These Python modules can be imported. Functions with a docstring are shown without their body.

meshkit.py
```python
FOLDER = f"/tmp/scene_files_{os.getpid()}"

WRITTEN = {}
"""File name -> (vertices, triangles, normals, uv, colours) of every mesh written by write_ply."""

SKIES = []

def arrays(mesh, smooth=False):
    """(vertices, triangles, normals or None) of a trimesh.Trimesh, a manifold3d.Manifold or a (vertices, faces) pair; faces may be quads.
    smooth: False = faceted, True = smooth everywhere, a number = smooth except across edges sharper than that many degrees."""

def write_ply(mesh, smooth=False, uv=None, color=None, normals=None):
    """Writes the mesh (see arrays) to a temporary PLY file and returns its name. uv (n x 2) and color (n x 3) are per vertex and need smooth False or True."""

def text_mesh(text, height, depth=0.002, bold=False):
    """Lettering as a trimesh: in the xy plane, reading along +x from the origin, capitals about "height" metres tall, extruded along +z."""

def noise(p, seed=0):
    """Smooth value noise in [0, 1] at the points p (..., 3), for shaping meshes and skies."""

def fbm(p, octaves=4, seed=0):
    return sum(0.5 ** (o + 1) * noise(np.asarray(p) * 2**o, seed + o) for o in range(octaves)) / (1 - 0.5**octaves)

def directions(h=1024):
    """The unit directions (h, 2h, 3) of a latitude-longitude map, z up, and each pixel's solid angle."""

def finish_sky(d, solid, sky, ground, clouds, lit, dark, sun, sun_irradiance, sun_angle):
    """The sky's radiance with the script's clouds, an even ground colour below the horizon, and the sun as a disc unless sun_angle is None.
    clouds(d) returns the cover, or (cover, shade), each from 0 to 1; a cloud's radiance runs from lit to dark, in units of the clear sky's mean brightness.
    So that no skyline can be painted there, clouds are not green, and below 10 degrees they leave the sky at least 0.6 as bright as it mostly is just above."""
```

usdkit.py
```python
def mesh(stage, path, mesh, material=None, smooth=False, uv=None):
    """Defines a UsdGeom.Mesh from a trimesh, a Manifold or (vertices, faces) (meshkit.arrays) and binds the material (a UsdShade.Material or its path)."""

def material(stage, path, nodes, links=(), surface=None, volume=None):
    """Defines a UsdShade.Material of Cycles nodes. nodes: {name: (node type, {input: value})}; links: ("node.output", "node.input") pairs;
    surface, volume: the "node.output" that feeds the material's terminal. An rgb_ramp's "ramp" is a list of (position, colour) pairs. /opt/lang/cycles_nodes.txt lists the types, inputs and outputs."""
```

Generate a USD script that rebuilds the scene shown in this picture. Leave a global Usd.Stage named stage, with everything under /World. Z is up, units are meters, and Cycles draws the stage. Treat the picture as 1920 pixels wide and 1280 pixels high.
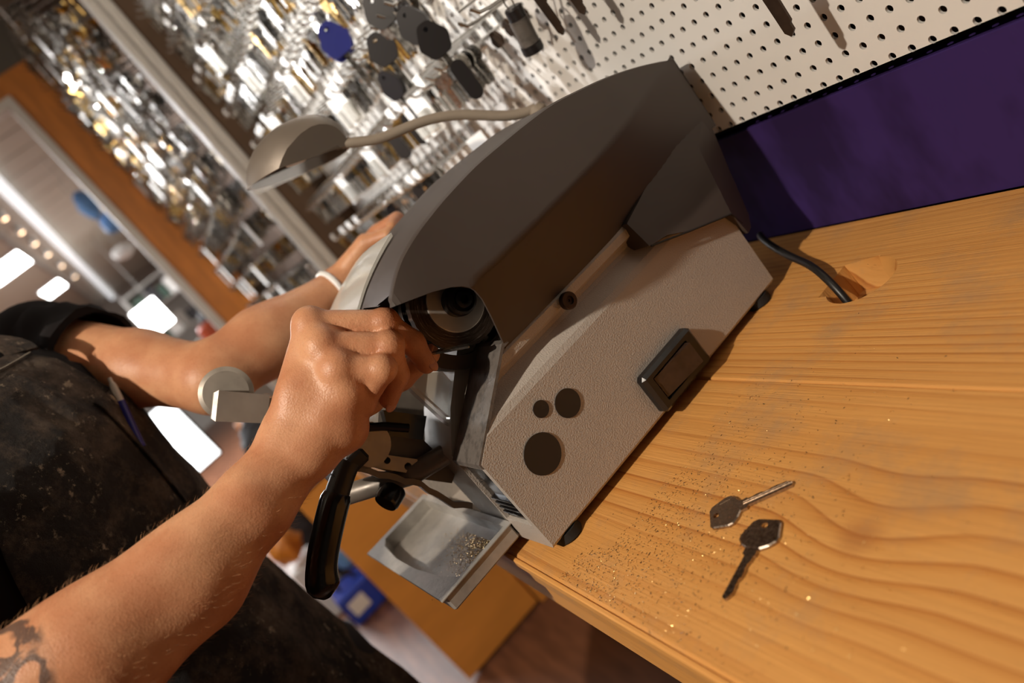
import math, random
import numpy as np, trimesh, usdkit, meshkit
import manifold3d as m3
from manifold3d import Manifold, CrossSection
from shapely.geometry import Polygon, Point, box as sbox
from pxr import Usd, UsdGeom, UsdLux, Gf, Sdf, UsdShade

stage = Usd.Stage.CreateInMemory()
UsdGeom.SetStageUpAxis(stage, "Z"); UsdGeom.SetStageMetersPerUnit(stage, 1.0)
UsdGeom.Xform.Define(stage, "/World"); UsdGeom.Scope.Define(stage, "/World/Looks")
ZF = 1.173            # coordinates below are measured from a peg hole of the board; the floor lies 1.173 m under it
rng = random.Random(7); nrg = np.random.default_rng(7)

# ---------------------------------------------------------------- camera, light, exposure
cam = UsdGeom.Camera.Define(stage, "/World/camera")
cam.CreateHorizontalApertureAttr(36.0); cam.CreateVerticalApertureAttr(24.0)
cam.CreateFocalLengthAttr(36.0 * 1447.8 / 1920)
cam.CreateFStopAttr(3.3); cam.CreateFocusDistanceAttr(0.67)
cam.CreateClippingRangeAttr((0.02, 60.0))
EXPOSURE = 0.52
cam.CreateExposureAttr(EXPOSURE)
_R = np.array([[0.40202344, 0.67756608, -0.61585823], [-0.01962502, -0.66607558, -0.74562604], [-0.91541904, 0.31184537, -0.25448074]])
_C = np.array([0.5644, -0.5888, 0.0915 + ZF])
_m = np.eye(4); _m[:3, :3] = np.stack([_R[0], -_R[1], -_R[2]]); _m[3, :3] = _C      # row-vector convention
cam.AddTransformOp().Set(Gf.Matrix4d(*_m.ravel().tolist()))

def look(prim, pos, to):
    pos, to = np.array(pos, float), np.array(to, float)
    z = pos - to; z /= np.linalg.norm(z)
    x = np.cross([0, 0, 1.0], z)
    x = x / np.linalg.norm(x) if np.linalg.norm(x) > 1e-6 else np.array([1.0, 0, 0])
    y = np.cross(z, x); m = np.eye(4); m[:3, :3] = np.stack([x, y, z]); m[3, :3] = pos
    UsdGeom.Xformable(prim).AddTransformOp().Set(Gf.Matrix4d(*m.ravel().tolist()))

SUN = np.array([-0.265, 0.70, -0.66]); SUN /= np.linalg.norm(SUN)
AIM = np.array([0.0, -0.35, -0.12 + ZF])
key = UsdLux.DiskLight.Define(stage, "/World/spot_light")          # warm ceiling spot behind the camera
key.CreateRadiusAttr(0.028); key.CreateIntensityAttr(4300); key.CreateColorAttr((1.0, 0.87, 0.72)); key.CreateNormalizeAttr(False)
look(key, AIM - SUN * 2.2, AIM)
def area(name, pos, to, w, h, inten, col):
    l = UsdLux.RectLight.Define(stage, "/World/" + name)
    l.CreateWidthAttr(w); l.CreateHeightAttr(h); l.CreateIntensityAttr(inten); l.CreateColorAttr(col)
    look(l, pos, to)
area("shop_light", (-1.6, -1.7, 2.66), (-1.6, -1.7, 0), 1.2, 0.6, 1.6, (1.0, 0.97, 0.93))
area("shop_light_001", (0.6, -2.6, 2.66), (0.6, -2.6, 0), 1.2, 0.6, 1.3, (1.0, 0.9, 0.78))
area("shop_light_002", (-4.6, -2.2, 2.66), (-4.6, -2.2, 0), 1.6, 0.8, 15.0, (0.97, 0.98, 1.0))
area("shop_light_003", (-7.5, -1.8, 2.66), (-7.5, -1.8, 0), 3.0, 1.0, 24.0, (0.97, 0.98, 1.0))
def spot(name, pos, to, inten, col, cone, r=.05):
    l = UsdLux.SphereLight.Define(stage, "/World/" + name); l.CreateRadiusAttr(r); l.CreateIntensityAttr(inten); l.CreateColorAttr(col)
    sh = UsdLux.ShapingAPI.Apply(l.GetPrim()); sh.CreateShapingConeAngleAttr(cone); sh.CreateShapingConeSoftnessAttr(.4)
    look(l, pos, to)
spot("display_spot", (-.95, -1.15, 2.62), (-.85, 0, .28 + ZF), 1700, (1.0, .97, .94), 19)
spot("display_spot_001", (-2.2, -1.25, 2.62), (-2.35, 0, .30 + ZF), 2600, (1.0, .97, .94), 24)
dome = UsdLux.DomeLight.Define(stage, "/World/dome_light"); dome.CreateIntensityAttr(0.03); dome.CreateColorAttr((0.9, 0.85, 0.8))

# ---------------------------------------------------------------- helpers: prims, materials, shapes
used = {}
def numbered(parent, name):
    k = (parent, name); n = used.get(k, -1) + 1; used[k] = n
    return name if n == 0 else f"{name}_{n:03d}"
class Proto:
    """a class prim: a thing's parts, drawn only where an Xform refers to it"""
    def __init__(s, name):
        s.name = name; s.path = "/World/" + numbered("/World", "kind_of_" + name); s.prim = stage.CreateClassPrim(s.path)
        s.loc, s.R = np.zeros(3), np.eye(3); s.part = Thing.part.__get__(s)
class Thing:
    def __init__(s, name, label=None, cat=None, loc=(0, 0, 0), rotz=0.0, group=None, kind=None):
        s.path = "/World/" + numbered("/World", name); s.loc = np.array(loc, float) + [0, 0, ZF]; s.rot = rotz
        x = UsdGeom.Xform.Define(stage, s.path); x.AddTranslateOp().Set(Gf.Vec3d(*map(float, s.loc))); x.AddRotateZOp().Set(math.degrees(rotz))
        s.prim = x.GetPrim(); tag(s.prim, label, cat, group, kind)
        c, sn = math.cos(rotz), math.sin(rotz); s.R = np.array([[c, -sn, 0], [sn, c, 0], [0, 0, 1]])
    def part(s, name, mesh, mat, smooth=30, local=False, under=None, label=None, kind=None):
        v, f = vf(mesh)
        if not local: v = (v + [0, 0, ZF] - s.loc) @ s.R
        par = under or s.path
        p = par + "/" + numbered(par, name)
        m = usdkit.mesh(stage, p, trimesh.Trimesh(v, f, process=False), M[mat], smooth)
        tag(m.GetPrim(), label, None, None, kind)
        return p
def tag(p, label=None, cat=None, group=None, kind=None):
    for k, v in (("label", label), ("category", cat), ("group", group), ("kind", kind)):
        if v: p.SetCustomDataByKey(k, v)
def vf(mesh):
    if isinstance(mesh, Manifold):
        m = mesh.to_mesh(); return np.array(m.vert_properties[:, :3], float), np.array(m.tri_verts)
    if isinstance(mesh, (tuple, list)):
        v, f = np.asarray(mesh[0], float), np.asarray(mesh[1], int)
        if f.shape[1] == 4: f = np.vstack([f[:, [0, 1, 2]], f[:, [0, 2, 3]]])
        return v, f
    return np.array(mesh.vertices), np.array(mesh.faces)
def single(name, mesh, mat, label=None, cat=None, group=None, kind=None, smooth=30, loc=None):
    """a thing that is one mesh, given in scene coordinates"""
    v, f = vf(mesh)
    loc = np.array(loc if loc is not None else [v[:, 0].mean(), v[:, 1].mean(), v[:, 2].min()], float)
    p = "/World/" + numbered("/World", name)
    m = usdkit.mesh(stage, p, trimesh.Trimesh(v - loc, f, process=False), M[mat], smooth)
    m.AddTranslateOp().Set(Gf.Vec3d(*map(float, loc + [0, 0, ZF])))
    tag(m.GetPrim(), label, cat, group, kind); return m.GetPrim()
def copy(src, loc, rot=(0, 0, 0), label=None, cat=None, group=None, scale=None):
    name = src.name
    x = UsdGeom.Xform.Define(stage, "/World/" + numbered("/World", name))
    x.AddTranslateOp().Set(Gf.Vec3d(loc[0], loc[1], loc[2] + ZF)); x.AddRotateXYZOp().Set(Gf.Vec3f(*rot))
    p = x.GetPrim(); p.GetReferences().AddInternalReference(src.path); p.SetInstanceable(True)
    tag(p, label, cat, group); return p

def mat(name, col, rough=0.5, metal=0.0, var=0.0, scale=20.0, bump=0.0, bscale=200.0, col2=None, coat=0.0, detail=4.0, ramp=(0.35, 0.65), stretch=None, emit=None, spec=0.5, rnd=0.0, trans=0.0, bdetail=3.0, sheen=0.0, rvar=0.0, bdist=0.001, sss=0.0):
    n = {"p": ("principled_bsdf", dict(base_color=col, roughness=rough, metallic=metal, specular_ior_level=spec, coat_weight=coat, transmission_weight=trans, sheen_weight=sheen))}
    l = []
    if sss: n["p"][1].update(subsurface_weight=sss, subsurface_scale=0.004, subsurface_radius=(1.0, 0.35, 0.2))
    if emit: n["p"][1].update(emission_color=emit[0], emission_strength=emit[1])
    if var or bump or col2 is not None or rvar:
        n["g"] = ("texture_coordinate", {})
        src = "g.object"
        if stretch is not None:
            n["mp"] = ("mapping", dict(scale=stretch)); l.append(("g.object", "mp.vector")); src = "mp.vector"
    if col2 is not None or var:
        c2 = col2 if col2 is not None else tuple(max(0, c * (1 - var)) for c in col)
        n["n"] = ("noise_texture", dict(scale=scale, detail=detail, roughness=0.6))
        n["r"] = ("rgb_ramp", dict(ramp=[(0, col), (ramp[0], col), (ramp[1], c2), (1, c2)]))
        l += [(src, "n.vector"), ("n.fac", "r.fac"), ("r.color", "p.base_color")]
        last = "r.color"
    else: last = None
    if rnd:
        n["oi"] = ("object_info", {}); n["mr"] = ("map_range", dict(to_min=1 - rnd, to_max=1 + rnd * .4)); n["h"] = ("hsv", dict(color=col))
        l += [("oi.random", "mr.value"), ("mr.result", "h.value"), ("h.color", "p.base_color")]
        if last: l = [x for x in l if x != (last, "p.base_color")] + [(last, "h.color")]
    if rvar:
        n["rn"] = ("noise_texture", dict(scale=scale * 1.7, detail=5.0)); n["rm"] = ("map_range", dict(from_min=.3, from_max=.7, to_min=max(.03, rough - rvar), to_max=rough + rvar))
        l += [(src, "rn.vector"), ("rn.fac", "rm.value"), ("rm.result", "p.roughness")]
    if bump:
        n["bn"] = ("noise_texture", dict(scale=bscale, detail=bdetail)); n["b"] = ("bump", dict(strength=bump, distance=bdist))
        l += [(src, "bn.vector"), ("bn.fac", "b.height"), ("b.normal", "p.normal")]
    return usdkit.material(stage, "/World/Looks/" + name, n, l, surface="p.BSDF")
def s2l(r, g, b): return tuple(((c / 255 + .055) / 1.055) ** 2.4 if c > 10 else c / 255 / 12.92 for c in (r, g, b))

def tube(path, r, n=10, caps=True):
    path = np.asarray(path, float); k = len(path); r = np.broadcast_to(np.asarray(r, float), (k,))
    t = np.gradient(path, axis=0); t /= np.linalg.norm(t, axis=1, keepdims=True)
    ref = np.array([0, 0, 1.0]) if abs(t[0, 2]) < .9 else np.array([1.0, 0, 0]); V = []
    u = np.cross(ref, t[0]); u /= np.linalg.norm(u)
    for i in range(k):
        u = u - t[i] * (u @ t[i]); u /= np.linalg.norm(u); w = np.cross(t[i], u); a = np.arange(n) * 2 * np.pi / n
        V.append(path[i] + r[i] * (np.cos(a)[:, None] * u + np.sin(a)[:, None] * w))
    V = np.concatenate(V); F = []
    for i in range(k - 1):
        for j in range(n):
            a, b = i * n + j, i * n + (j + 1) % n; F += [(a, b, b + n), (a, b + n, a + n)]
    if caps:
        c0, c1 = len(V), len(V) + 1; V = np.vstack([V, path[0], path[-1]])
        for j in range(n): F += [(c0, (j + 1) % n, j), (c1, (k - 1) * n + j, (k - 1) * n + (j + 1) % n)]
    return V, np.array(F)
def spline(pts, n=40):
    from scipy.interpolate import CubicSpline
    p = np.asarray(pts, float); t = np.r_[0, np.cumsum(np.linalg.norm(np.diff(p, axis=0), axis=1))]
    return CubicSpline(t, p)(np.linspace(0, t[-1], n))
def lathe(prof, n=40):
    """(radius, height) profile around z"""
    return trimesh.creation.revolve(np.asarray(prof, float), sections=n)
def extr(poly, h):
    if not isinstance(poly, Polygon): poly = Polygon(poly)
    return trimesh.creation.extrude_polygon(poly, h, engine="earcut")
def cbox(x0, x1, y0, y1, z0, z1, c=0.002):
    P = []
    for sx in (0, 1):
        for sy in (0, 1):
            for sz in (0, 1):
                X, Y, Z = (x0, x1)[sx], (y0, y1)[sy], (z0, z1)[sz]; dx, dy, dz = (c, -c)[sx], (c, -c)[sy], (c, -c)[sz]
                P += [(X + dx, Y + dy, Z), (X + dx, Y, Z + dz), (X, Y + dy, Z + dz)]
    return Manifold.hull_points(np.array(P))
def bx(x0, x1, y0, y1, z0, z1): return Manifold.cube((x1 - x0, y1 - y0, z1 - z0)).translate((x0, y0, z0))
def cat_(*ms):
    V, F, o = [], [], 0
    for m in ms:
        v, f = vf(m); V.append(v); F.append(f + o); o += len(v)
    return np.vstack(V), np.vstack(F)
def xf(mesh, rot=None, t=(0, 0, 0)):
    v, f = vf(mesh)
    if rot is not None: v = v @ np.asarray(rot).T
    return v + np.asarray(t), f
def rotm(axis, deg): return trimesh.transformations.rotation_matrix(math.radians(deg), axis)[:3, :3]
def frame(zdir, up=(0, 0, 1)):
    z = np.array(zdir, float); z /= np.linalg.norm(z); x = np.cross(up, z)
    x = x / np.linalg.norm(x) if np.linalg.norm(x) > 1e-6 else np.array([1.0, 0, 0])
    return np.stack([x, np.cross(z, x), z], 1)
def mani(mesh):
    v, f = vf(mesh)
    m = m3.Mesh(vert_properties=v.astype(np.float32), tri_verts=f.astype(np.uint32)); m.merge()
    return Manifold(m)

# ---- signed distances and surface nets, for bodies
def cone(a, b, ra, rb):
    a, b = np.array(a, float), np.array(b, float); ab = b - a; L2 = ab @ ab
    def d(p):
        h = np.clip((p - a) @ ab / L2, 0, 1)
        return np.linalg.norm(p - a - h[:, None] * ab, axis=1) - (ra + (rb - ra) * h)
    return d
def ell(c, rad, rot=None):
    c, rad = np.array(c, float), np.array(rad, float)
    def d(p):
        q = p - c
        if rot is not None: q = q @ rot
        k0 = np.linalg.norm(q / rad, axis=1); k1 = np.linalg.norm(q / rad ** 2, axis=1)
        return k0 * (k0 - 1) / np.maximum(k1, 1e-9)
    return d
def smin(a, b, k):
    h = np.clip(0.5 + 0.5 * (b - a) / k, 0, 1); return b + (a - b) * h - k * h * (1 - h)
def blend(fs, k):
    def d(p):
        o = fs[0](p)
        for f in fs[1:]: o = smin(o, f(p), k)
        return o
    return d
def surfnet(sdf, lo, hi, h, B=8, smooth=2, margin=1.25):
    lo, hi = np.array(lo, float), np.array(hi, float); nb = np.ceil((hi - lo) / (h * B)).astype(int)
    bi = np.stack(np.meshgrid(*[np.arange(n) for n in nb], indexing="ij"), -1).reshape(-1, 3)
    c = lo + (bi + .5) * h * B
    d = np.concatenate([sdf(x) for x in np.array_split(c, max(1, len(c) // 200000))])
    bi = bi[np.abs(d) < h * B * margin]
    g = np.stack(np.meshgrid(*[np.arange(B + 1)] * 3, indexing="ij"), -1).reshape(-1, 3)
    N = (nb * B + 2).astype(np.int64); key = lambda i: (i[..., 0] * N[1] + i[..., 1]) * N[2] + i[..., 2]
    keys, verts, vals = [], [], []
    for part in np.array_split(bi, max(1, len(bi) // 400)):
        idx = part[:, None, :] * B + g[None]
        v = sdf((lo + idx.reshape(-1, 3) * h)).reshape(len(part), B + 1, B + 1, B + 1)
        corner = np.stack([v[:, a:B + a, b:B + b, e:B + e] for a in (0, 1) for b in (0, 1) for e in (0, 1)], -1)
        act = (corner.min(-1) < 0) & (corner.max(-1) >= 0)
        w = np.argwhere(act); cv = corner[act]; base = part[w[:, 0]] * B + w[:, 1:]
        offs = np.array([(a, b, e) for a in (0, 1) for b in (0, 1) for e in (0, 1)])
        acc, cnt = np.zeros((len(w), 3)), np.zeros(len(w))
        for i in range(8):
            for j in range(i + 1, 8):
                if np.abs(offs[i] - offs[j]).sum() == 1:
                    s = (cv[:, i] < 0) != (cv[:, j] < 0); t = cv[:, i] / np.where(s, cv[:, i] - cv[:, j], 1)
                    acc += np.where(s[:, None], offs[i] + t[:, None] * (offs[j] - offs[i]), 0); cnt += s
        keys.append(key(base)); verts.append(lo + (base + acc / cnt[:, None]) * h); vals.append(np.c_[base, cv[:, [0, 4, 2, 1]]])
    K, V, A = np.concatenate(keys), np.vstack(verts), np.vstack(vals)
    K, first = np.unique(K, return_index=True); V, A = V[first], A[first]
    base, s0 = A[:, :3].astype(np.int64), A[:, 3] < 0
    def find(i):
        k = key(i); j = np.clip(np.searchsorted(K, k), 0, len(K) - 1); return np.where(K[j] == k, j, -1)
    F = []
    for ax in range(3):
        s1 = A[:, 4 + ax] < 0; e = np.flatnonzero(s0 != s1); o1, o2 = np.eye(3, dtype=np.int64)[(ax + 1) % 3], np.eye(3, dtype=np.int64)[(ax + 2) % 3]
        q = np.stack([e, find(base[e] - o1), find(base[e] - o1 - o2), find(base[e] - o2)], 1); ok = (q >= 0).all(1); q, sg = q[ok], s0[e][ok]
        q = np.where(sg[:, None], q, q[:, ::-1]); F.append(np.vstack([q[:, [0, 1, 2]], q[:, [0, 2, 3]]]))
    m = trimesh.Trimesh(V, np.vstack(F), process=False)
    if smooth:
        from scipy.sparse import coo_matrix, diags
        f = m.faces; e = np.vstack([f[:, [0, 1]], f[:, [1, 2]], f[:, [2, 0]]]); e = np.vstack([e, e[:, ::-1]])
        W = coo_matrix((np.ones(len(e)), (e[:, 0], e[:, 1])), shape=(len(V), len(V))).tocsr(); W.data[:] = 1; W = diags(1 / np.maximum(np.asarray(W.sum(1)).ravel(), 1)) @ W
        v = np.array(m.vertices)
        for _ in range(smooth): v = v + .5 * (W @ v - v); v = v - .52 * (W @ v - v)
        m = trimesh.Trimesh(v, f, process=False)
    return m

# ---------------------------------------------------------------- materials
M = {}
def add(name, *a, **k): M[name] = mat(name, *a, **k)
add("pegboard_paint", s2l(216, 214, 210), 0.45, var=.06, scale=6, bump=.12, bscale=900)
add("dark_gap", s2l(30, 26, 24), 0.9)
add("purple_paint", s2l(54, 38, 88), 0.68, col2=s2l(40, 27, 62), scale=9, ramp=(.44, .6), rvar=.08, stretch=(1, 1, .5), bump=.2, bscale=600, spec=.05)
add("brown_panel", s2l(84, 62, 42), 0.7, var=.2, scale=8)
add("slat_brown", s2l(78, 62, 52), 0.7, var=.2, scale=8)
add("aluminium", s2l(196, 192, 186), 0.35, 1.0, bump=.05, bscale=80)
add("alu_paint", s2l(188, 184, 178), 0.45)
add("orange_wood", s2l(208, 128, 52), 0.45, var=.3, scale=5, stretch=(1, 8, 1))
add("orange_board", s2l(224, 146, 62), 0.5, var=.18, scale=2.5, stretch=(1, 1, 5))
add("white_trim", s2l(206, 200, 192), 0.5)
add("ceiling_tile", s2l(194, 190, 178), 0.8, var=.08, scale=3)
add("ceiling_rail", s2l(232, 234, 236), 0.4)
add("led_batten", s2l(232, 234, 236), 0.4, emit=((.95, .97, 1.0), 0.55))
add("wall_plaster", s2l(170, 164, 156), 0.9)
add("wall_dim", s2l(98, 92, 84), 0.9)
add("lit_panel", (.9, .9, .9), 0.5, emit=((1.0, 1.0, .98), 9.0))
add("lit_spot", (.9, .8, .6), 0.5, emit=((1.0, .66, .40), 5.0))
add("lit_screen", (.9, .9, .9), 0.5, emit=((.93, .98, 1.0), 2.2))
add("floor_wood", s2l(126, 82, 58), 0.4, col2=s2l(92, 58, 42), scale=3.5, stretch=(1, 7, 1))
add("hood_plastic", s2l(70, 61, 56), 0.52, var=.05, scale=30, bump=.35, bscale=2600, spec=.42, sheen=.0, bdist=.0003)
add("body_paint", s2l(176, 167, 158), 0.5, var=.05, scale=12, bump=.6, bscale=620, bdetail=1.0, bdist=.001)
add("dark_steel", s2l(98, 92, 87), 0.45, .0, col2=s2l(72, 67, 63), scale=90, ramp=(.5, .68), rvar=.08, bump=.12, bscale=500)
add("cast_grey", s2l(182, 174, 162), 0.5, .25, var=.2, scale=25, rvar=.1)
add("black_plastic", s2l(30, 27, 26), 0.42, bump=.1, bscale=700)
add("black_gloss", s2l(20, 18, 18), 0.16, rvar=.06, scale=25)
add("rocker_plastic", s2l(64, 46, 36), 0.32, var=.4, scale=60, rvar=.12)
add("rubber", s2l(22, 20, 19), 0.75)
add("steel", s2l(190, 186, 180), 0.26, 1.0, rvar=.1, scale=30, bump=.08, bscale=120)
add("disc_steel", s2l(214, 208, 200), 0.42, .75, var=.1, scale=40, rvar=.1)
add("cutter_steel", s2l(120, 108, 100), 0.30, 1.0, col2=s2l(84, 72, 66), scale=300, ramp=(.4, .62), rvar=.12, bump=.25, bscale=600)
add("guard_brown", s2l(78, 64, 54), 0.55, var=.2, scale=40)
add("tray_steel", s2l(182, 177, 170), 0.45, .35, col2=s2l(150, 146, 140), scale=24, rvar=.1, bump=.12, bscale=260)
add("mid_grey", s2l(120, 112, 104), 0.45, .35, var=.25, scale=30, rvar=.12)
add("lever_grey", s2l(168, 160, 150), 0.4, .5, var=.15, scale=30, rvar=.1)
add("lamp_grey", s2l(124, 114, 104), 0.42, .35, bump=.3, bscale=1800, bdist=.0003, rvar=.06)
add("arm_rubber", s2l(138, 126, 112), 0.6)
add("nickel", s2l(205, 202, 196), 0.24, 1.0, rnd=.5, rvar=.08, scale=60)
add("brass", s2l(214, 176, 104), 0.24, 1.0, rnd=.2, rvar=.08, scale=60)
add("key_metal", s2l(170, 156, 142), 0.26, 1.0, rvar=.06, scale=220)
add("dark_key", s2l(74, 58, 46), 0.45, .7, var=.3, scale=90)
add("key_black", s2l(28, 24, 25), 0.4)
add("key_blue", s2l(30, 38, 120), 0.4)
add("tag_white", s2l(235, 236, 236), 0.4)
add("wire_chrome", s2l(200, 200, 198), 0.18, 1.0)
add("cable_black", s2l(26, 24, 22), 0.4)
add("shirt_black", s2l(24, 20, 21), 0.9, var=.2, scale=14, bump=.5, bscale=900, spec=.2)
add("trousers_dark", s2l(38, 36, 40), 0.9, bump=.4, bscale=800)
add("stitch", s2l(150, 142, 128), 0.8)
add("hair_brown", s2l(58, 40, 28), 0.6, bump=.8, bscale=300, stretch=(1, 1, .2))
add("hair_light", s2l(196, 150, 104), 0.5)
add("nail", s2l(196, 136, 106), 0.3, var=.15, scale=300)
add("pen_blue", s2l(34, 36, 120), 0.3)
add("pen_grip", s2l(176, 168, 158), 0.35)
add("bag_orange", s2l(226, 138, 40), 0.5, var=.2, scale=5)
add("case_blue", s2l(34, 60, 160), 0.4)
add("bag_lightblue", s2l(110, 160, 220), 0.5, var=.3, scale=12)
add("box_white", s2l(220, 218, 214), 0.6)
add("box_dark", s2l(36, 34, 38), 0.6)
add("box_red", s2l(196, 84, 46), 0.5)
add("box_green", s2l(52, 74, 62), 0.6)
add("shelf_grey", s2l(150, 146, 140), 0.6)
add("chip_brass", s2l(226, 190, 130), 0.35, 1.0)
# clear plastic
M["clear"] = usdkit.material(stage, "/World/Looks/clear", {"t": ("transparent_bsdf", dict(color=(.90, .90, .88))), "gl": ("glossy_bsdf", dict(color=(.95, .95, .95), roughness=.12)),
    "d": ("diffuse_bsdf", dict(color=(.75, .74, .7))), "lw": ("layer_weight", dict(blend=.32)), "m": ("mix_closure", {}), "m2": ("mix_closure", dict(fac=.38))},
    [("lw.facing", "m.fac"), ("t.BSDF", "m.closure1"), ("gl.BSDF", "m.closure2"), ("m.closure", "m2.closure1"), ("d.BSDF", "m2.closure2")], surface="m2.closure")
M["clear_thin"] = usdkit.material(stage, "/World/Looks/clear_thin", {"t": ("transparent_bsdf", dict(color=(.93, .92, .90))), "gl": ("glossy_bsdf", dict(color=(.9, .9, .9), roughness=.1)), "lw": ("layer_weight", dict(blend=.06)), "m": ("mix_closure", {})},
    [("lw.facing", "m.fac"), ("t.BSDF", "m.closure1"), ("gl.BSDF", "m.closure2")], surface="m.closure")
# apron leather: dark brown-black with pale scuffs of plaster and glue
M["apron_leather"] = usdkit.material(stage, "/World/Looks/apron_leather", {
    "g": ("texture_coordinate", {}), "n1": ("noise_texture", dict(scale=16.0, detail=11.0, roughness=.74)), "r1": ("rgb_ramp", dict(ramp=[(0, s2l(26, 22, 20)), (.46, s2l(38, 31, 27)), (.55, s2l(78, 64, 53)), (.68, s2l(112, 95, 79)), (1, s2l(128, 110, 92))])),
    "n2": ("noise_texture", dict(scale=85.0, detail=6.0, roughness=.75)), "r2": ("rgb_ramp", dict(ramp=[(0, (0, 0, 0)), (.58, (0, 0, 0)), (.66, (1, 1, 1)), (1, (1, 1, 1))])),
    "n3": ("noise_texture", dict(scale=9.0, detail=3.0)), "r3": ("rgb_ramp", dict(ramp=[(0, (0, 0, 0)), (.46, (0, 0, 0)), (.60, (1, 1, 1)), (1, (1, 1, 1))])),
    "mm": ("mix_color", dict(blend_type="multiply", fac=1.0)), "mx": ("mix_color", dict(b=s2l(186, 164, 138))), "bw": ("rgb_to_bw", {}),
    "nb": ("noise_texture", dict(scale=30.0, detail=11.0, roughness=.72)), "b": ("bump", dict(strength=1.0, distance=.016)), "p": ("principled_bsdf", dict(roughness=.72, specular_ior_level=.3))},
    [("g.object", "n1.vector"), ("g.object", "n2.vector"), ("g.object", "n3.vector"), ("g.object", "nb.vector"), ("n1.fac", "r1.fac"), ("n2.fac", "r2.fac"), ("n3.fac", "r3.fac"), ("r2.color", "mm.a"), ("r3.color", "mm.b"),
     ("mm.result", "bw.color"), ("bw.val", "mx.fac"), ("r1.color", "mx.a"), ("mx.result", "p.base_color"), ("nb.fac", "b.height"), ("b.normal", "p.normal")], surface="p.BSDF")
M["cutter_steel"] = usdkit.material(stage, "/World/Looks/turned_steel", {
    "g": ("texture_coordinate", {}), "mp": ("mapping", dict(location=(0, -.0985, -.2225))), "sx": ("separate_xyz", {}), "yy": ("math", dict(math_type="multiply")), "zz": ("math", dict(math_type="multiply_add")), "rr": ("math", dict(math_type="sqrt")),
    "at": ("math", dict(math_type="arctan2")), "cx": ("combine_xyz", {}), "m2": ("mapping", dict(scale=(900, 2.2, 1))), "n": ("noise_texture", dict(scale=1.0, detail=4.0, roughness=.6)),
    "r": ("rgb_ramp", dict(ramp=[(0, s2l(52, 42, 36)), (.42, s2l(78, 66, 58)), (.6, s2l(104, 92, 84)), (.72, s2l(196, 182, 168)), (1, s2l(220, 208, 196))])), "b": ("bump", dict(strength=.35, distance=.0006)), "p": ("principled_bsdf", dict(metallic=.85, roughness=.34))},
    [("g.object", "mp.vector"), ("mp.vector", "sx.vector"), ("sx.y", "yy.value1"), ("sx.y", "yy.value2"), ("sx.z", "zz.value1"), ("sx.z", "zz.value2"), ("yy.value", "zz.value3"), ("zz.value", "rr.value1"), ("sx.z", "at.value1"), ("sx.y", "at.value2"),
     ("rr.value", "cx.x"), ("at.value", "cx.y"), ("cx.vector", "m2.vector"), ("m2.vector", "n.vector"), ("n.fac", "r.fac"), ("r.color", "p.base_color"), ("n.fac", "b.height"), ("b.normal", "p.normal")], surface="p.BSDF")
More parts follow.
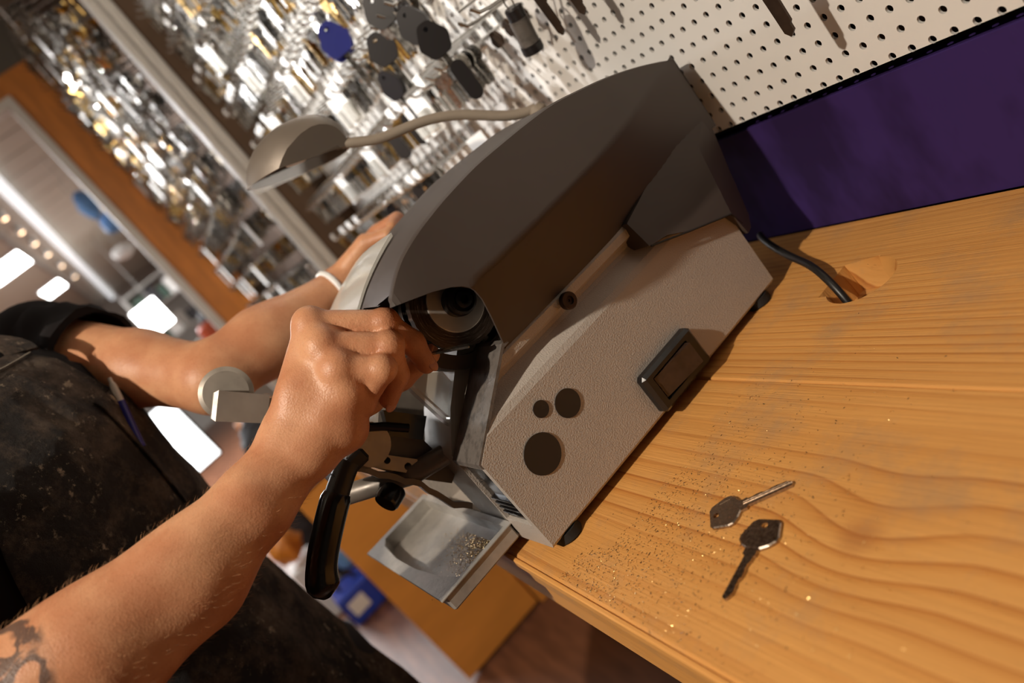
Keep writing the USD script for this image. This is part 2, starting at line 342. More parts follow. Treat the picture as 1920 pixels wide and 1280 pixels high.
# pine bench: growth lines along x, drawn round a knot; dirt and dark specks near the machine
KNOT = (0.21, -0.374, -0.253 + ZF)
def pine(name, dirt, wscale, warp, knot, tone=1.0):
    T = lambda r_, g_, b_: tuple(c * tone for c in s2l(r_, g_, b_))
    n = {"g": ("geometry", {}), "mp": ("mapping", dict(scale=(.7, 5.0, 5.0))), "nz": ("noise_texture", dict(scale=1.5, detail=2.0, roughness=.45)),
         "dk": ("vector_math", dict(math_type="distance", vector2=KNOT)), "ke": ("map_range", dict(range_type="smoothstep", from_min=0.0, from_max=.085, to_min=1.0, to_max=0.0, clamp=True)),
         "sx": ("separate_xyz", {}), "w1": ("math", dict(math_type="multiply", value2=warp)), "w2": ("math", dict(math_type="multiply", value2=knot)), "a1": ("math", dict(math_type="add")), "a2": ("math", dict(math_type="add")),
         "cx": ("combine_xyz", {}), "wv": ("wave_texture", dict(wave_type="bands", bands_direction="y", profile="saw", scale=wscale, distortion=.5, detail=2.0, detail_scale=1.3)),
         "r": ("rgb_ramp", dict(ramp=[(0, T(211, 154, 86)), (.55, T(207, 148, 79)), (.84, T(195, 132, 64)), (.95, T(170, 104, 46)), (1, T(207, 147, 78))])),
         "ns": ("noise_texture", dict(scale=2.4, detail=2.0)), "rs": ("map_range", dict(from_min=.35, from_max=.65, to_min=.15, to_max=1.0, clamp=True)), "ms0": ("mix_color", dict(a=T(209, 150, 81))),
         "mp2": ("mapping", dict(scale=(5.0, 190.0, 60.0))), "n2": ("noise_texture", dict(scale=3.0, detail=5.0)), "r2": ("rgb_ramp", dict(ramp=[(0, (.72, .64, .56)), (.44, (1, 1, 1)), (1, (1.0, 1.0, 1.0))])), "mu": ("mix_color", dict(blend_type="multiply", fac=.8)),
         "n6": ("noise_texture", dict(scale=5.0, detail=4.0, roughness=.55)), "r6": ("rgb_ramp", dict(ramp=[(0, (.82, .76, .7)), (.4, (.94, .92, .9)), (.6, (1, 1, 1)), (1, (1.05, 1.04, 1.02))])), "m6": ("mix_color", dict(blend_type="multiply", fac=.9)),
         "kc": ("map_range", dict(range_type="smoothstep", from_min=.003, from_max=.022, to_min=.55, to_max=0.0, clamp=True)), "mk": ("mix_color", dict(b=s2l(160, 100, 54))),
         "n3": ("noise_texture", dict(scale=11.0, detail=7.0, roughness=.7)), "r3": ("rgb_ramp", dict(ramp=[(0, (0, 0, 0)), (.5, (0, 0, 0)), (.68, (.5, .5, .5)), (1, (.8, .8, .8))])), "md": ("mix_color", dict(b=s2l(158, 128, 96))), "bw3": ("rgb_to_bw", {}),
         "n4": ("noise_texture", dict(scale=300.0, detail=3.0, roughness=.65)), "r4": ("rgb_ramp", dict(ramp=[(0, (0, 0, 0)), (.64, (0, 0, 0)), (.69, (1, 1, 1)), (1, (1, 1, 1))])),
         "n5": ("noise_texture", dict(scale=14.0, detail=4.0, roughness=.65)), "r5": ("rgb_ramp", dict(ramp=[(0, (0, 0, 0)), (.50, (0, 0, 0)), (.60, (1, 1, 1)), (1, (1, 1, 1))])),
         "dm": ("vector_math", dict(math_type="distance", vector2=(.02, -.42, -.253 + ZF))), "de": ("map_range", dict(range_type="smoothstep", from_min=.03, from_max=.24, to_min=1.0, to_max=.12, clamp=True)),
         "m45": ("math", dict(math_type="multiply")), "m46": ("math", dict(math_type="multiply")), "b4": ("rgb_to_bw", {}), "b5": ("rgb_to_bw", {}), "ms": ("mix_color", dict(b=s2l(64, 46, 32))),
         "nb": ("noise_texture", dict(scale=2.2, detail=4.0)), "b": ("bump", dict(strength=.35, distance=.002)), "p": ("principled_bsdf", dict(roughness=.55, specular_ior_level=.35))}
    l = [("g.position", "mp.vector"), ("mp.vector", "nz.vector"), ("g.position", "dk.vector1"), ("dk.value", "ke.value"), ("g.position", "sx.vector"), ("nz.fac", "w1.value1"), ("ke.result", "w2.value1"),
         ("sx.y", "a1.value1"), ("w1.value", "a1.value2"), ("a1.value", "a2.value1"), ("w2.value", "a2.value2"), ("a2.value", "cx.y"), ("sx.z", "cx.z"), ("cx.vector", "wv.vector"), ("wv.fac", "r.fac"),
         ("mp.vector", "ns.vector"), ("ns.fac", "rs.value"), ("rs.result", "ms0.fac"), ("r.color", "ms0.b"),
         ("g.position", "mp2.vector"), ("mp2.vector", "n2.vector"), ("n2.fac", "r2.fac"), ("ms0.result", "mu.a"), ("r2.color", "mu.b"), ("mp.vector", "n6.vector"), ("n6.fac", "r6.fac"), ("mu.result", "m6.a"), ("r6.color", "m6.b"),
         ("dk.value", "kc.value"), ("kc.result", "mk.fac"), ("m6.result", "mk.a"),
         ("g.position", "n3.vector"), ("n3.fac", "r3.fac"), ("r3.color", "bw3.color"), ("bw3.val", "md.fac"), ("mk.result", "md.a"),
         ("g.position", "n4.vector"), ("g.position", "n5.vector"), ("n4.fac", "r4.fac"), ("n5.fac", "r5.fac"), ("r4.color", "b4.color"), ("r5.color", "b5.color"), ("b4.val", "m45.value1"), ("b5.val", "m45.value2"),
         ("g.position", "dm.vector1"), ("dm.value", "de.value"), ("m45.value", "m46.value1"), ("de.result", "m46.value2"), ("m46.value", "ms.fac"), ("md.result", "ms.a"), ("ms.result" if dirt else "m6.result", "p.base_color"),
         ("mp2.vector", "nb.vector"), ("nb.fac", "b.height"), ("b.normal", "p.normal")]
    return usdkit.material(stage, "/World/Looks/" + name, n, l, surface="p.BSDF")
M["pine"] = pine("pine", True, 34.0, .016, 0.0); M["pine_front"] = pine("pine_front", True, 17.0, .035, .018); M["pine_edge"] = pine("pine_edge", False, 22.0, .02, 0.0, 1.08)
# skin, with a tattoo near the elbow of the right arm
def skin(name, base, red, tattoo):
    n = {"g": ("geometry", {}), "n1": ("noise_texture", dict(scale=22.0, detail=4.0)), "r1": ("rgb_ramp", dict(ramp=[(0, red), (.38, red), (.62, base), (1, base)])),
         "nf": ("noise_texture", dict(scale=420.0, detail=2.0)), "rf": ("rgb_ramp", dict(ramp=[(0, (.86, .82, .8)), (.36, (.9, .86, .84)), (.42, (1, 1, 1)), (1, (1, 1, 1))])), "mf": ("mix_color", dict(blend_type="multiply", fac=.6)),
         "nt": ("noise_texture", dict(scale=34.0, detail=2.0, distortion=1.6)), "rt": ("rgb_ramp", dict(ramp=[(0, (0, 0, 0)), (.45, (0, 0, 0)), (.5, (1, 1, 1)), (.6, (1, 1, 1)), (.66, (.2, .2, .2)), (1, (.2, .2, .2))])), "bt": ("rgb_to_bw", {}),
         "dt": ("vector_math", dict(math_type="distance", vector2=tattoo)), "rr": ("map_range", dict(from_min=.088, from_max=.094, to_min=.8, to_max=0.0, clamp=True)), "mt": ("math", dict(math_type="multiply")), "mx": ("mix_color", dict(b=s2l(44, 46, 50))),
         "nb": ("noise_texture", dict(scale=320.0, detail=3.0)), "vb": ("voronoi_texture", dict(scale=620.0, feature="f1")), "ab": ("math", dict(math_type="add")), "b": ("bump", dict(strength=.22, distance=.0008)),
         "p": ("principled_bsdf", dict(roughness=.44, specular_ior_level=.4, subsurface_weight=.10, subsurface_scale=.004, subsurface_radius=(1.0, .35, .18)))}
    l = [("g.position", "n1.vector"), ("n1.fac", "r1.fac"), ("g.position", "nf.vector"), ("nf.fac", "rf.fac"), ("r1.color", "mf.a"), ("rf.color", "mf.b"), ("g.position", "nt.vector"), ("nt.fac", "rt.fac"), ("rt.color", "bt.color"),
         ("g.position", "dt.vector1"), ("dt.value", "rr.value"), ("rr.result", "mt.value1"), ("bt.val", "mt.value2"), ("mt.value", "mx.fac"), ("mf.result", "mx.a"), ("mx.result", "p.base_color"),
         ("g.position", "nb.vector"), ("g.position", "vb.vector"), ("nb.fac", "ab.value1"), ("vb.distance", "ab.value2"), ("ab.value", "b.height"), ("b.normal", "p.normal")]
    return usdkit.material(stage, "/World/Looks/" + name, n, l, surface="p.BSDF")
M["skin"] = skin("skin", s2l(208, 154, 116), s2l(190, 130, 94), (-0.03, -0.859, 0.028 + ZF))

# ---------------------------------------------------------------- the room
BZ = -0.253                                        # bench top
single("floor", bx(-14, 2.6, -5.0, .4, -ZF - .05, -ZF), "floor_wood", kind="structure", smooth=False)
single("ceiling", bx(-14, 2.6, -5.0, .4, 2.7 - ZF, 2.75 - ZF), "ceiling_tile", kind="structure", smooth=False)
single("wall_back", bx(-3.05, 2.6, .03, .08, -ZF, 2.7 - ZF), "dark_gap", kind="structure", smooth=False)
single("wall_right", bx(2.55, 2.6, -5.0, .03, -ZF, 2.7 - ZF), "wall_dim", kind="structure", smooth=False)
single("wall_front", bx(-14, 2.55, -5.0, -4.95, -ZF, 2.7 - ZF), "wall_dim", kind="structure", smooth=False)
single("wall_far", bx(-14, -13.95, -4.95, .4, -ZF, 2.7 - ZF), "wall_plaster", kind="structure", smooth=False)
single("wall_shop", bx(-13.95, -3.09, .35, .4, -ZF, 2.7 - ZF), "wall_plaster", kind="structure", smooth=False)
# wall across the end of the key bay, open towards the shop: header, orange casing, pale inner trim
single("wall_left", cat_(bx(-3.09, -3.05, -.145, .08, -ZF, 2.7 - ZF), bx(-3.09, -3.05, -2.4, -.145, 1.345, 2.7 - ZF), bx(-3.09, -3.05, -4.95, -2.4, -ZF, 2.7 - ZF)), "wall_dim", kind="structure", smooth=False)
dc = Thing("door_1", loc=(-3.05, -.34, -ZF), kind="structure")
dc.part("casing", cbox(-3.07, -3.02, -.335, -.145, -ZF, 1.345), "orange_wood")
dc.part("casing", cbox(-3.07, -3.02, -2.4, -.335, 1.262, 1.345), "orange_wood")
dc.part("trim", cbox(-3.08, -3.0, -.372, -.335, -ZF, 1.262), "white_trim")
dc.part("trim", cbox(-3.08, -3.0, -2.36, -.372, 1.225, 1.262), "white_trim")
# partition between the two key bays with its aluminium post
pt = Thing("wall_partition", loc=(-1.47, -.07, -ZF), kind="structure")
pt.part("panel", bx(-1.485, -1.46, -.128, .03, -ZF, 2.7 - ZF), "brown_panel", smooth=False)
pt.part("post", cat_(cbox(-1.495, -1.452, -.150, -.128, -ZF, 2.7 - ZF, .003), cbox(-1.495, -1.448, -.178, -.158, -ZF, 2.7 - ZF, .003), bx(-1.49, -1.456, -.16, -.148, -ZF, 2.7 - ZF)), "alu_paint")
single("wall_slats", cat_(*[bx(-3.05, -1.485, -.055, .03, z, z + .088) for z in np.arange(-ZF, 1.5, .0953)]), "slat_brown", label="brown slatted backing of the far key bay", kind="structure", smooth=False)
# ceiling slats over the shop and the long white rail
for i in range(26):
    x = -4.0 - i * .36
    single("ceiling_slat", cbox(x - .17, x + .17, -4.9, .33, 2.672 - ZF, 2.699 - ZF, .004), "ceiling_tile", kind="structure", smooth=False)
single("light_batten", cbox(-13.8, -3.2, -.632, -.566, 2.60 - ZF, 2.67 - ZF, .008), "led_batten", label="long softly glowing white light batten running along the shop ceiling", cat="light batten")
single("ceiling_rail", cbox(-13.8, -3.2, -.86, -.82, 2.63 - ZF, 2.67 - ZF, .008), "shelf_grey", label="thin grey track between the spotlights and the bright ceiling panels", cat="ceiling track")
for i, x in enumerate((-5.3, -5.9, -6.5, -7.2, -8.1, -9.2)):
    t = Thing("ceiling_spotlight", "small warm ceiling spotlight in the row beside the white rail", "spotlight", (x, -.724, 2.6 - ZF), group="row of warm ceiling spotlights")
    t.part("housing", xf(lathe([(0, 0), (.022, 0), (.022, .07), (0, .07)], 16), None, (x, -.724, 2.602 - ZF)), "aluminium")
    t.part("lamp", xf(lathe([(0, 0), (.016, 0), (.016, .004), (0, .004)], 16), None, (x, -.724, 2.597 - ZF)), "lit_spot")
for (x, y, lx, ly, lab) in ((-6.9, -1.02, .40, .19, "bright square ceiling light panel, the nearest one at the frame's edge"), (-9.3, -.96, .42, .15, "bright square ceiling light panel behind the nearest one")):
    t = Thing("ceiling_light", lab, "ceiling light", (x, y, 2.63 - ZF))
    t.part("frame", bx(x - lx, x + lx, y - ly, y + ly, 2.645 - ZF, 2.672 - ZF) - bx(x - lx + .03, x + lx - .03, y - ly + .02, y + ly - .02, 2.6 - ZF, 2.66 - ZF), "ceiling_rail", smooth=False)
    t.part("diffuser", bx(x - lx + .03, x + lx - .03, y - ly + .02, y + ly - .02, 2.646 - ZF, 2.652 - ZF), "lit_panel", smooth=False)

# ---------------------------------------------------------------- pegboard (real holes) and purple board
def pegboard():
    p, r, n = .01905, .0035, 12; j0, j1, k0, k1 = -77, 24, -4, 62
    a = np.arange(n) * 2 * np.pi / n + np.pi / n
    circ = np.c_[np.cos(a), np.sin(a)]; sq = circ / np.abs(circ).max(1, keepdims=True) * p / 2
    idx = []
    for i in range(n): idx.append((i, (i + 1) % n))
    # square boundary needs its corners: build ring of 4 corners + samples
    cs = Polygon(np.array([(-1, -1), (1, -1), (1, 1), (-1, 1)]) * p / 2, [circ[::-1] * r])
    v2, f2 = trimesh.creation.triangulate_polygon(cs, engine="earcut"); v2 = np.asarray(v2)[:, :2]
    th = .0032; V, F, o = [], [], 0
    jj, kk = np.meshgrid(np.arange(j0, j1 + 1), np.arange(k0, k1 + 1), indexing="ij"); cen = np.c_[jj.ravel(), kk.ravel()] * p
    def block(v2, f2, cc, rim):
        nonlocal o
        m = len(v2)
        fr = np.c_[cc[:, None, 0] + v2[None, :, 0], np.zeros((len(cc), m))[..., None].squeeze(-1)] if False else np.stack([cc[:, None, 0] + v2[None, :, 0], np.zeros((len(cc), m)), cc[:, None, 1] + v2[None, :, 1]], -1).reshape(-1, 3)
        V.append(fr); F.append((f2[None] + (np.arange(len(cc)) * m)[:, None, None]).reshape(-1, 3) + o); o += len(fr)
        k = len(rim); rr = np.stack([cc[:, None, 0] + rim[None, :, 0], np.zeros((len(cc), k)), cc[:, None, 1] + rim[None, :, 1]], -1)
        ring = np.concatenate([rr, rr + [0, th, 0]], 1).reshape(-1, 3)
        q = np.array([[i, i + 1, i + 1 + k, i + k] for i in range(k - 1)]); q = np.vstack([q[:, [0, 2, 1]], q[:, [0, 3, 2]]])
        V.append(ring); F.append((q[None] + (np.arange(len(cc)) * 2 * k)[:, None, None]).reshape(-1, 3) + o); o += len(ring)
    block(v2, np.asarray(f2), cen, np.vstack([circ, circ[:1]]) * r)
    # bottom row: cut a little under its hole centres
    zc = -5 * p; cut = Polygon([(-p / 2, -.0030), (p / 2, -.0030), (p / 2, p / 2), (-p / 2, p / 2)]).difference(Polygon(circ * r))
    for g in getattr(cut, "geoms", [cut]):
        v3, f3 = trimesh.creation.triangulate_polygon(g, engine="earcut"); v3 = np.asarray(v3)[:, :2]
        cc = np.c_[np.arange(j0, j1 + 1) * p, np.full(j1 - j0 + 1, zc)]; rim = np.vstack([circ[circ[:, 1] * r > -.0031], ]) * r
        block(v3, np.asarray(f3), cc, np.vstack([circ, circ[:1]]) * r if True else rim)
    x0, x1, z0, z1 = (j0 - .5) * p, (j1 + .5) * p, zc - .0030, (k1 + .5) * p
    V.append(np.array([(x0, 0, z0), (x1, 0, z0), (x1, th, z0), (x0, th, z0), (x1, 0, z1), (x1, th, z1), (x0, 0, z1), (x0, th, z1)])); F.append(np.array([(0, 2, 1), (0, 3, 2), (1, 2, 5), (1, 5, 4)]) + o)
    return np.vstack(V), np.vstack(F)
single("pegboard", pegboard(), "pegboard_paint", "off-white perforated hardboard covering the wall above the bench", "pegboard", smooth=False)
single("wall_panel", cbox(-1.4, .6, .012, .029, BZ, -.1115, .001), "purple_paint", "dark purple painted board on the wall between bench and pegboard", "wall board", smooth=False)

# ---------------------------------------------------------------- bench
bt = Thing("workbench", "thick pine workbench carrying the key cutting machine", "workbench", (.2, -.25, -ZF))
back_plank = cbox(-1.15, .75, -.2395, .0115, BZ - .045, BZ, .0016)
hole = mani(xf(lathe([(0, -.06), (.026, -.06), (.031, -.012), (.036, .005), (0, .005)], 40), None, (.031, -.1, BZ)))
gouge = Manifold.hull_points(np.array([(.0, -.075, BZ - .03), (.0, -.12, BZ - .03), (-.008, -.072, BZ + .004), (-.006, -.122, BZ + .004), (.03, -.062, BZ + .004), (.03, -.07, BZ - .03), (.03, -.12, BZ + .004)]))
bt.part("plank", back_plank - hole - gouge, "pine", smooth=25, label="rear pine plank with the cable hole")
bt.part("plank", cbox(-1.15, .75, -.492, -.2400, BZ - .045, BZ - .0002, .0022), "pine_front", smooth=25, label="front pine plank with a knot")
bt.part("front_batten", cbox(-1.15, .75, -.497, -.4925, BZ - .012, BZ - .0015, .001), "pine_edge")
bt.part("apron_board", cbox(-1.15, .75, -.488, -.462, BZ - .092, BZ - .046, .002), "pine_edge")
bt.part("leg", cbox(.66, .74, -.455, -.375, -ZF, BZ - .046, .003), "pine_edge")
for x in (-1.1, .66): bt.part("leg", cbox(x, x + .08, -.09, -.01, -ZF, BZ - .046, .003), "pine_edge")

# ---------------------------------------------------------------- key cutting machine; local axes: x right, y to the wall, z up from the bench
mc = Thing("key_cutting_machine", "grey key cutting machine with a dark faceted hood on the pine bench", "key cutting machine", (-.0515, -.4712, BZ), math.atan2(.0688, .9976))
def mp(name, mesh, mt, smooth=30, under=None, label=None): return mc.part(name, mesh, mt, smooth, True, under, label)
def along_y(poly_xz, y0, y1):     # prism over a polygon given as (x, z)
    m = extr(Polygon(poly_xz), y1 - y0); v = m.vertices; m.vertices = np.c_[v[:, 0], y1 - v[:, 2], v[:, 1]]; return mani(m)
def along_x(poly_yz, x0, x1):     # prism over a polygon given as (y, z)
    m = extr(Polygon(poly_yz), x1 - x0); v = m.vertices; m.vertices = np.c_[x0 + v[:, 2], v[:, 0], v[:, 1]]; return mani(m)
sec = [(-.004, .009), (0, .013), (0, .128), (-.0022, .1345), (-.0075, .1405), (-.0150, .1465), (-.0170, .1500), (-.0150, .1545), (-.0040, .1600), (-.003, .168), (-.006, .172), (-.28, .172), (-.28, .009)]
body = along_y(sec, 0, .374)
body -= along_x([(-.02, .114), (0, .114), (.085, .1735), (.085, .3), (-.02, .3)], -.4, .1)            # raked front
body -= along_x([(.271, .141), (.40, .0965), (.40, .3), (.271, .3)], -.4, .1)                          # seat of the rear cover
body -= bx(-.262, -.062, -.02, .105, .014, .3)                                                       # carriage bay
body -= bx(-.060, -.0085, -.01, .006, .036, .1075)                                                    # vent slot
mp("body", body, "body_paint", 12)
mp("vent_insert", cat_(cbox(-.060, -.0085, .004, .0065, .036, .1075, .0005), *[cbox(-.056, -.012, .001, .0045, z, z + .0025, .0005) for z in (.044, .050, .056, .062)]), "black_gloss")
mp("inner_frame", along_x([(.002, .012), (.012, .012), (.012, .118), (.05, .15), (.09, .175), (.09, .2), (.03, .15), (.002, .118)], -.135, -.064) + cbox(-.262, -.062, .098, .106, .014, .18, .002), "cast_grey")
mp("front_bracket", along_x([(-.0016, .110), (-.0016, .1155), (.086, .1765), (.092, .1765), (.092, .173), (.085, .1725), (.0008, .113), (.0008, .110)], -.060, -.0005), "dark_steel")
for (y, z, r) in ((.0981, .0934, .0136), (.0745, .1087, .0081), (.0483, .0789, .0192)):
    mp("cover_cap", xf(lathe([(0, 0), (r * .98, 0), (r, .0006), (r * .99, .0012), (r * .94, .0010), (0, .0008)], 44), rotm((0, 1, 0), 90), (.0, y, z)), "black_plastic", label="round black blanking cap on the side panel")
mp("hood_screw", xf(lathe([(0, -.02), (.0042, -.02), (.0042, .0), (.0078, .0), (.0084, .0012), (.0084, .0058), (.0076, .0068), (.0042, .0068), (.004, .0045), (.0016, .0045), (.0015, .003), (0, .003)], 28), rotm((0, 1, 0), 90), (-.001, .1622, .1612)), "dark_key")
for (x, y) in ((-.012, .022), (-.012, .35), (-.262, .022), (-.262, .35)):
    mp("foot", xf(lathe([(0, 0), (.013, 0), (.0145, .002), (.0135, .010), (0, .010)], 24), None, (x, y, 0)), "rubber")
# switch
fr = cbox(-.002, .0125, .1665, .2445, .0138, .0582, .0035) - cbox(.003, .03, .1765, .2315, .0225, .0505, .001)
sw = mp("switch_frame", fr, "black_gloss", label="black plastic switch housing")
rk = Manifold.hull_points(np.array([(.002, .178, .0238), (.002, .230, .0238), (.002, .178, .0492), (.002, .230, .0492), (.0105, .1785, .0245), (.0105, .1785, .0485), (.0185, .2295, .0245), (.0185, .2295, .0485), (.0125, .2, .0242), (.0125, .2, .0488)]))
mp("rocker", rk, "rocker_plastic", under=sw, label="worn brown rocker")
# hood: lofted shell with an arched opening
Tc = np.array([(.036, .0140, .2640), (.036, .0186, .2704), (.037, .0268, .2784), (.038, .0539, .2942), (.038, .0872, .3028), (.037, .1213, .3075), (.035, .1612, .3101), (.032, .2006, .3094), (.027, .2494, .3069), (.018, .3020, .2980), (.003, .3610, .2847), (-.0238, .4516, .2553)])
Cc = np.array([(.046, .0, .2445), (.046, .0744, .2442), (.050, .1213, .2430), (.050, .1554, .2432), (.045, .2328, .2440), (.024, .3195, .2473), (.004, .3781, .2507), (-.0228, .4516, .2550)])
TLc = np.array([(0, .0215, .259), (0, .0353, .2675), (0, .0576, .2803), (0, .0867, .2926), (0, .1128, .3005), (0, .1577, .3085), (0, .2091, .3135), (0, .26, .3125), (0, .33, .301), (0, .39, .286), (0, .4516, .2560)])
from scipy.interpolate import PchipInterpolator
ip = lambda c, y, k: float(PchipInterpolator(c[:, 1], c[:, k])(min(max(y, c[0, 1]), c[-1, 1])))
def hood_loft(off):
    ys = np.r_[np.linspace(.0140, .09, 17), np.linspace(.1, .4516, 34)]; rings = []
    for y in ys:
        ty, tz, cx, cz, lz = ip(Tc, y, 0), ip(Tc, y, 2), ip(Cc, y, 0), ip(Cc, y, 2), ip(TLc, y, 2)
        cz = min(cz, tz - .0006); bx_ = -.003 + (cx - .050) * .30
        ring = [(bx_, .1705), (cx - .0006, cz - .004), (cx - .001, cz + .004), (ty + .001, tz - .0016), (ty - .004, tz + .0001), (-.06, (tz + lz) / 2 + .0006), (-.10, lz), (-.15, lz - .001), (-.190, lz - .005), (-.225, min(.245, lz - .01)), (-.215, .1705)]
        if off:
            sl = (cx - bx_) / (cz - .1705); ins = [(-.0040 - .0205 * sl, -.0205), (-.0035, -.0012), (-.0036, -.0012), (-.0030, -.0030), (-.001, -.0032), (0, -.0032), (0, -.0032), (0, -.0032), (.002, -.0032), (.0034, -.002), (.006, -.0205)]
            ring = [(a + da, b + db) for (a, b), (da, db) in zip(ring, ins)]
        rings.append([(a, y, b) for a, b in ring])
    n = len(rings[0]); V = np.array(rings).reshape(-1, 3); F = []
    for i in range(len(rings) - 1):
        for j in range(n):
            a, b = i * n + j, i * n + (j + 1) % n; F += [(a, b + n, b), (a, a + n, b + n)]
    for i, s in ((0, 1), (len(rings) - 1, -1)):
        for j in range(1, n - 1): F.append((i * n, i * n + j, i * n + j + 1)[::s] if s > 0 else (i * n, i * n + j + 1, i * n + j))
    F = np.array(F); m = trimesh.Trimesh(V, F, process=True); m.fix_normals(); return mani(m)
hood = hood_loft(0) - hood_loft(.0032).translate((0, -.004, 0)) 
arch = [(-.05, .05), (-.05, .2600), (.0120, .2655), (.0186, .2704), (.0350, .2643), (.0517, .2580), (.0660, .2507), (.0735, .2450), (.0775, .2405), (.0806, .2350), (.0838, .2247), (.0859, .2061), (.0870, .1895), (.0878, .174), (.0874, .05)]
hood -= along_x(arch, -.050, .1)
hood = hood.trim_by_plane((.122, .9925, 0), .122 * .036 + .9925 * .0188)
hood -= bx(-.4, -.09, -.1, .075, .1, .245)
fy = lambda x: .0188 + (.036 - x) * .1229
hood += Manifold.hull_points(np.array([(x, fy(x) + dy, z) for x, z0, z1 in ((-.045, .2590, .2670), (-.08, .2550, .2650), (-.19, .2520, .2585)) for dy in (0, .003) for z in (z0, z1)]))
mp("hood", hood, "hood_plastic", 18, label="dark brown-grey faceted plastic hood")
# rear cover wedge
WP = dict(a=(-.0285, .4285, .2075), b=(-.013, .3683, .195), c=(-.005, .3159, .1833), d=(.004, .2628, .1727), e=(.013, .2622, .1437), f=(.013, .3098, .1249), g=(.013, .3662, .1038), h=(.002, .3800, .0703), i=(-.012, .400, .066), j=(-.015, .4103, .0772), k=(-.021, .4278, .124), l=(-.0285, .4546, .1935), m=(-.031, .4600, .2401), p=(-.010, .4000, .1700), q=(.013, .2864, .1384))
wn = list(WP); wv = np.array([WP[k] for k in wn]); ix = {k: i for i, k in enumerate(wn)}
wf = ["mal", "ajl", "alp", "plk", "abp", "bcp", "cqp", "cdq", "deq", "qfp", "fgp", "gkp", "gjk", "ghj", "hij"]
wf = ["mla", "alp", "lkp", "pba", "pcb", "qcp", "qdc", "qed", "fqp", "gfp", "kgp", "jgk", "jhg", "jih"]
F = np.array([[ix[c] for c in t] for t in wf]); n0 = len(wv)
wb = wv.copy(); wb[:, 0] = -.045
ring = [ix[c] for c in "mlkjihgfqedcba"]
ring = [ix[c] for c in "mabcdeqfghijkl"]
side = []
for a_, b_ in zip(ring, ring[1:] + ring[:1]): side += [(a_, b_, b_ + n0), (a_, b_ + n0, a_ + n0)]
wedge = trimesh.Trimesh(np.vstack([wv, wb]), np.vstack([F, F[:, ::-1] + n0, side]), process=False); trimesh.repair.fix_normals(wedge)
mp("rear_cover", wedge, "hood_plastic", 12, label="wedge shaped dark cover at the rear")
mp("rear_seam", tube([(.0125, .264, .1425), (.0125, .31, .1242), (.0125, .366, .1032), (.003, .379, .0835)], .0011, 6), "rubber")
# cutters inside the opening
CY, CZ = .0985, .2225
RX = rotm((0, 1, 0), 90)
tk = 72; a = np.arange(tk) * 2 * np.pi / tk; rr = np.where(np.arange(tk) % 2 == 0, .0452, .0446)
wheel = Polygon(np.c_[rr * np.cos(a), rr * np.sin(a)], [np.c_[.020 * np.cos(a), .020 * np.sin(a)]])
ct = mp("cutter_wheel", xf(extr(wheel, .010), RX, (-.064, CY, CZ)), "cutter_steel", 25, label="toothed steel cutter wheel")
mp("flange", xf(lathe([(0, 0), (.0282, 0), (.0292, .0008), (.0292, .0028), (.0280, .0034), (.0, .0034)], 56), RX, (-.054, CY, CZ)), "disc_steel", under=ct, label="pale round flange of the cutter")
mp("spindle_nut", xf(lathe([(0, 0), (.0150, 0), (.0150, .010), (.0138, .0112), (.0138, .016), (.0118, .0172), (.0108, .0172), (.0104, .0155), (.0082, .0155), (.0080, .0190), (.0056, .0200), (.0040, .0200), (.0036, .0150), (0, .0150)], 48), RX, (-.051, CY, CZ)), "black_plastic", under=ct)
mp("wire_brush", xf(lathe([(0, 0), (.04, 0), (.041, .012), (0, .012)], 48), RX, (-.100, CY, CZ)), "cutter_steel")
mp("spindle", xf(lathe([(0, 0), (.012, 0), (.012, .16), (0, .16)], 24), RX, (-.2, CY, CZ)), "dark_steel")
ang = np.radians(np.linspace(192, 288, 26))
mp("lower_guard", along_x(np.r_[np.c_[CY + .050 * np.cos(ang), CZ + .050 * np.sin(ang)], np.c_[CY + .0635 * np.cos(ang[::-1]), CZ + .0635 * np.sin(ang[::-1])]], -.098, -.050), "guard_brown", 25)
mp("inner_plate", cbox(-.2, -.09, .10, .104, .17, .25, .001), "black_plastic")
# clear shield over the vice, clear guard at the hood's left front
gy = [(.0245, .1985), (.050, .180), (.050, .1480), (.022, .1300), (.0185, .1420), (.013, .2010)]
gm = along_x(gy, -.073, -.069) + along_x([(.013, .2010), (.017, .2035), (.0235, .146), (.0185, .1420)], -.073, -.060)
mp("chip_shield", gm, "clear", 20, label="clear plastic chip shield below the cutter")
gl_ = []
for i, y in enumerate(np.linspace(.024, .11, 12)): gl_.append(((-.1015), y, ip(TLc, y, 2)))
V = []; nx = 8
for (x, y, z) in gl_:
    for k in range(nx):
        t = k / (nx - 1); V.append((-.098 - t * .215, y - .010 * t, z + .002 - .030 * t ** 3))
V = np.array(V); F = []
for i in range(len(gl_) - 1):
    for k in range(nx - 1): q = i * nx + k; F += [(q, q + 1, q + nx), (q + 1, q + nx + 1, q + nx)]
V2 = V + [0, .001, .0035]; nV = len(V)
edge = [i for i in range(nx)] + [i * nx + nx - 1 for i in range(1, len(gl_))] + [(len(gl_) - 1) * nx + k for k in range(nx - 2, -1, -1)] + [i * nx for i in range(len(gl_) - 2, 0, -1)]
S = []
for a_, b_ in zip(edge, edge[1:] + edge[:1]): S += [(a_, b_, b_ + nV), (a_, b_ + nV, a_ + nV)]
gd = trimesh.Trimesh(np.vstack([V, V2]), np.vstack([F, np.array(F)[:, ::-1] + nV, S]), process=False); trimesh.repair.fix_normals(gd)
mp("side_guard", gd, "clear", 30, label="curved clear plastic guard left of the hood")
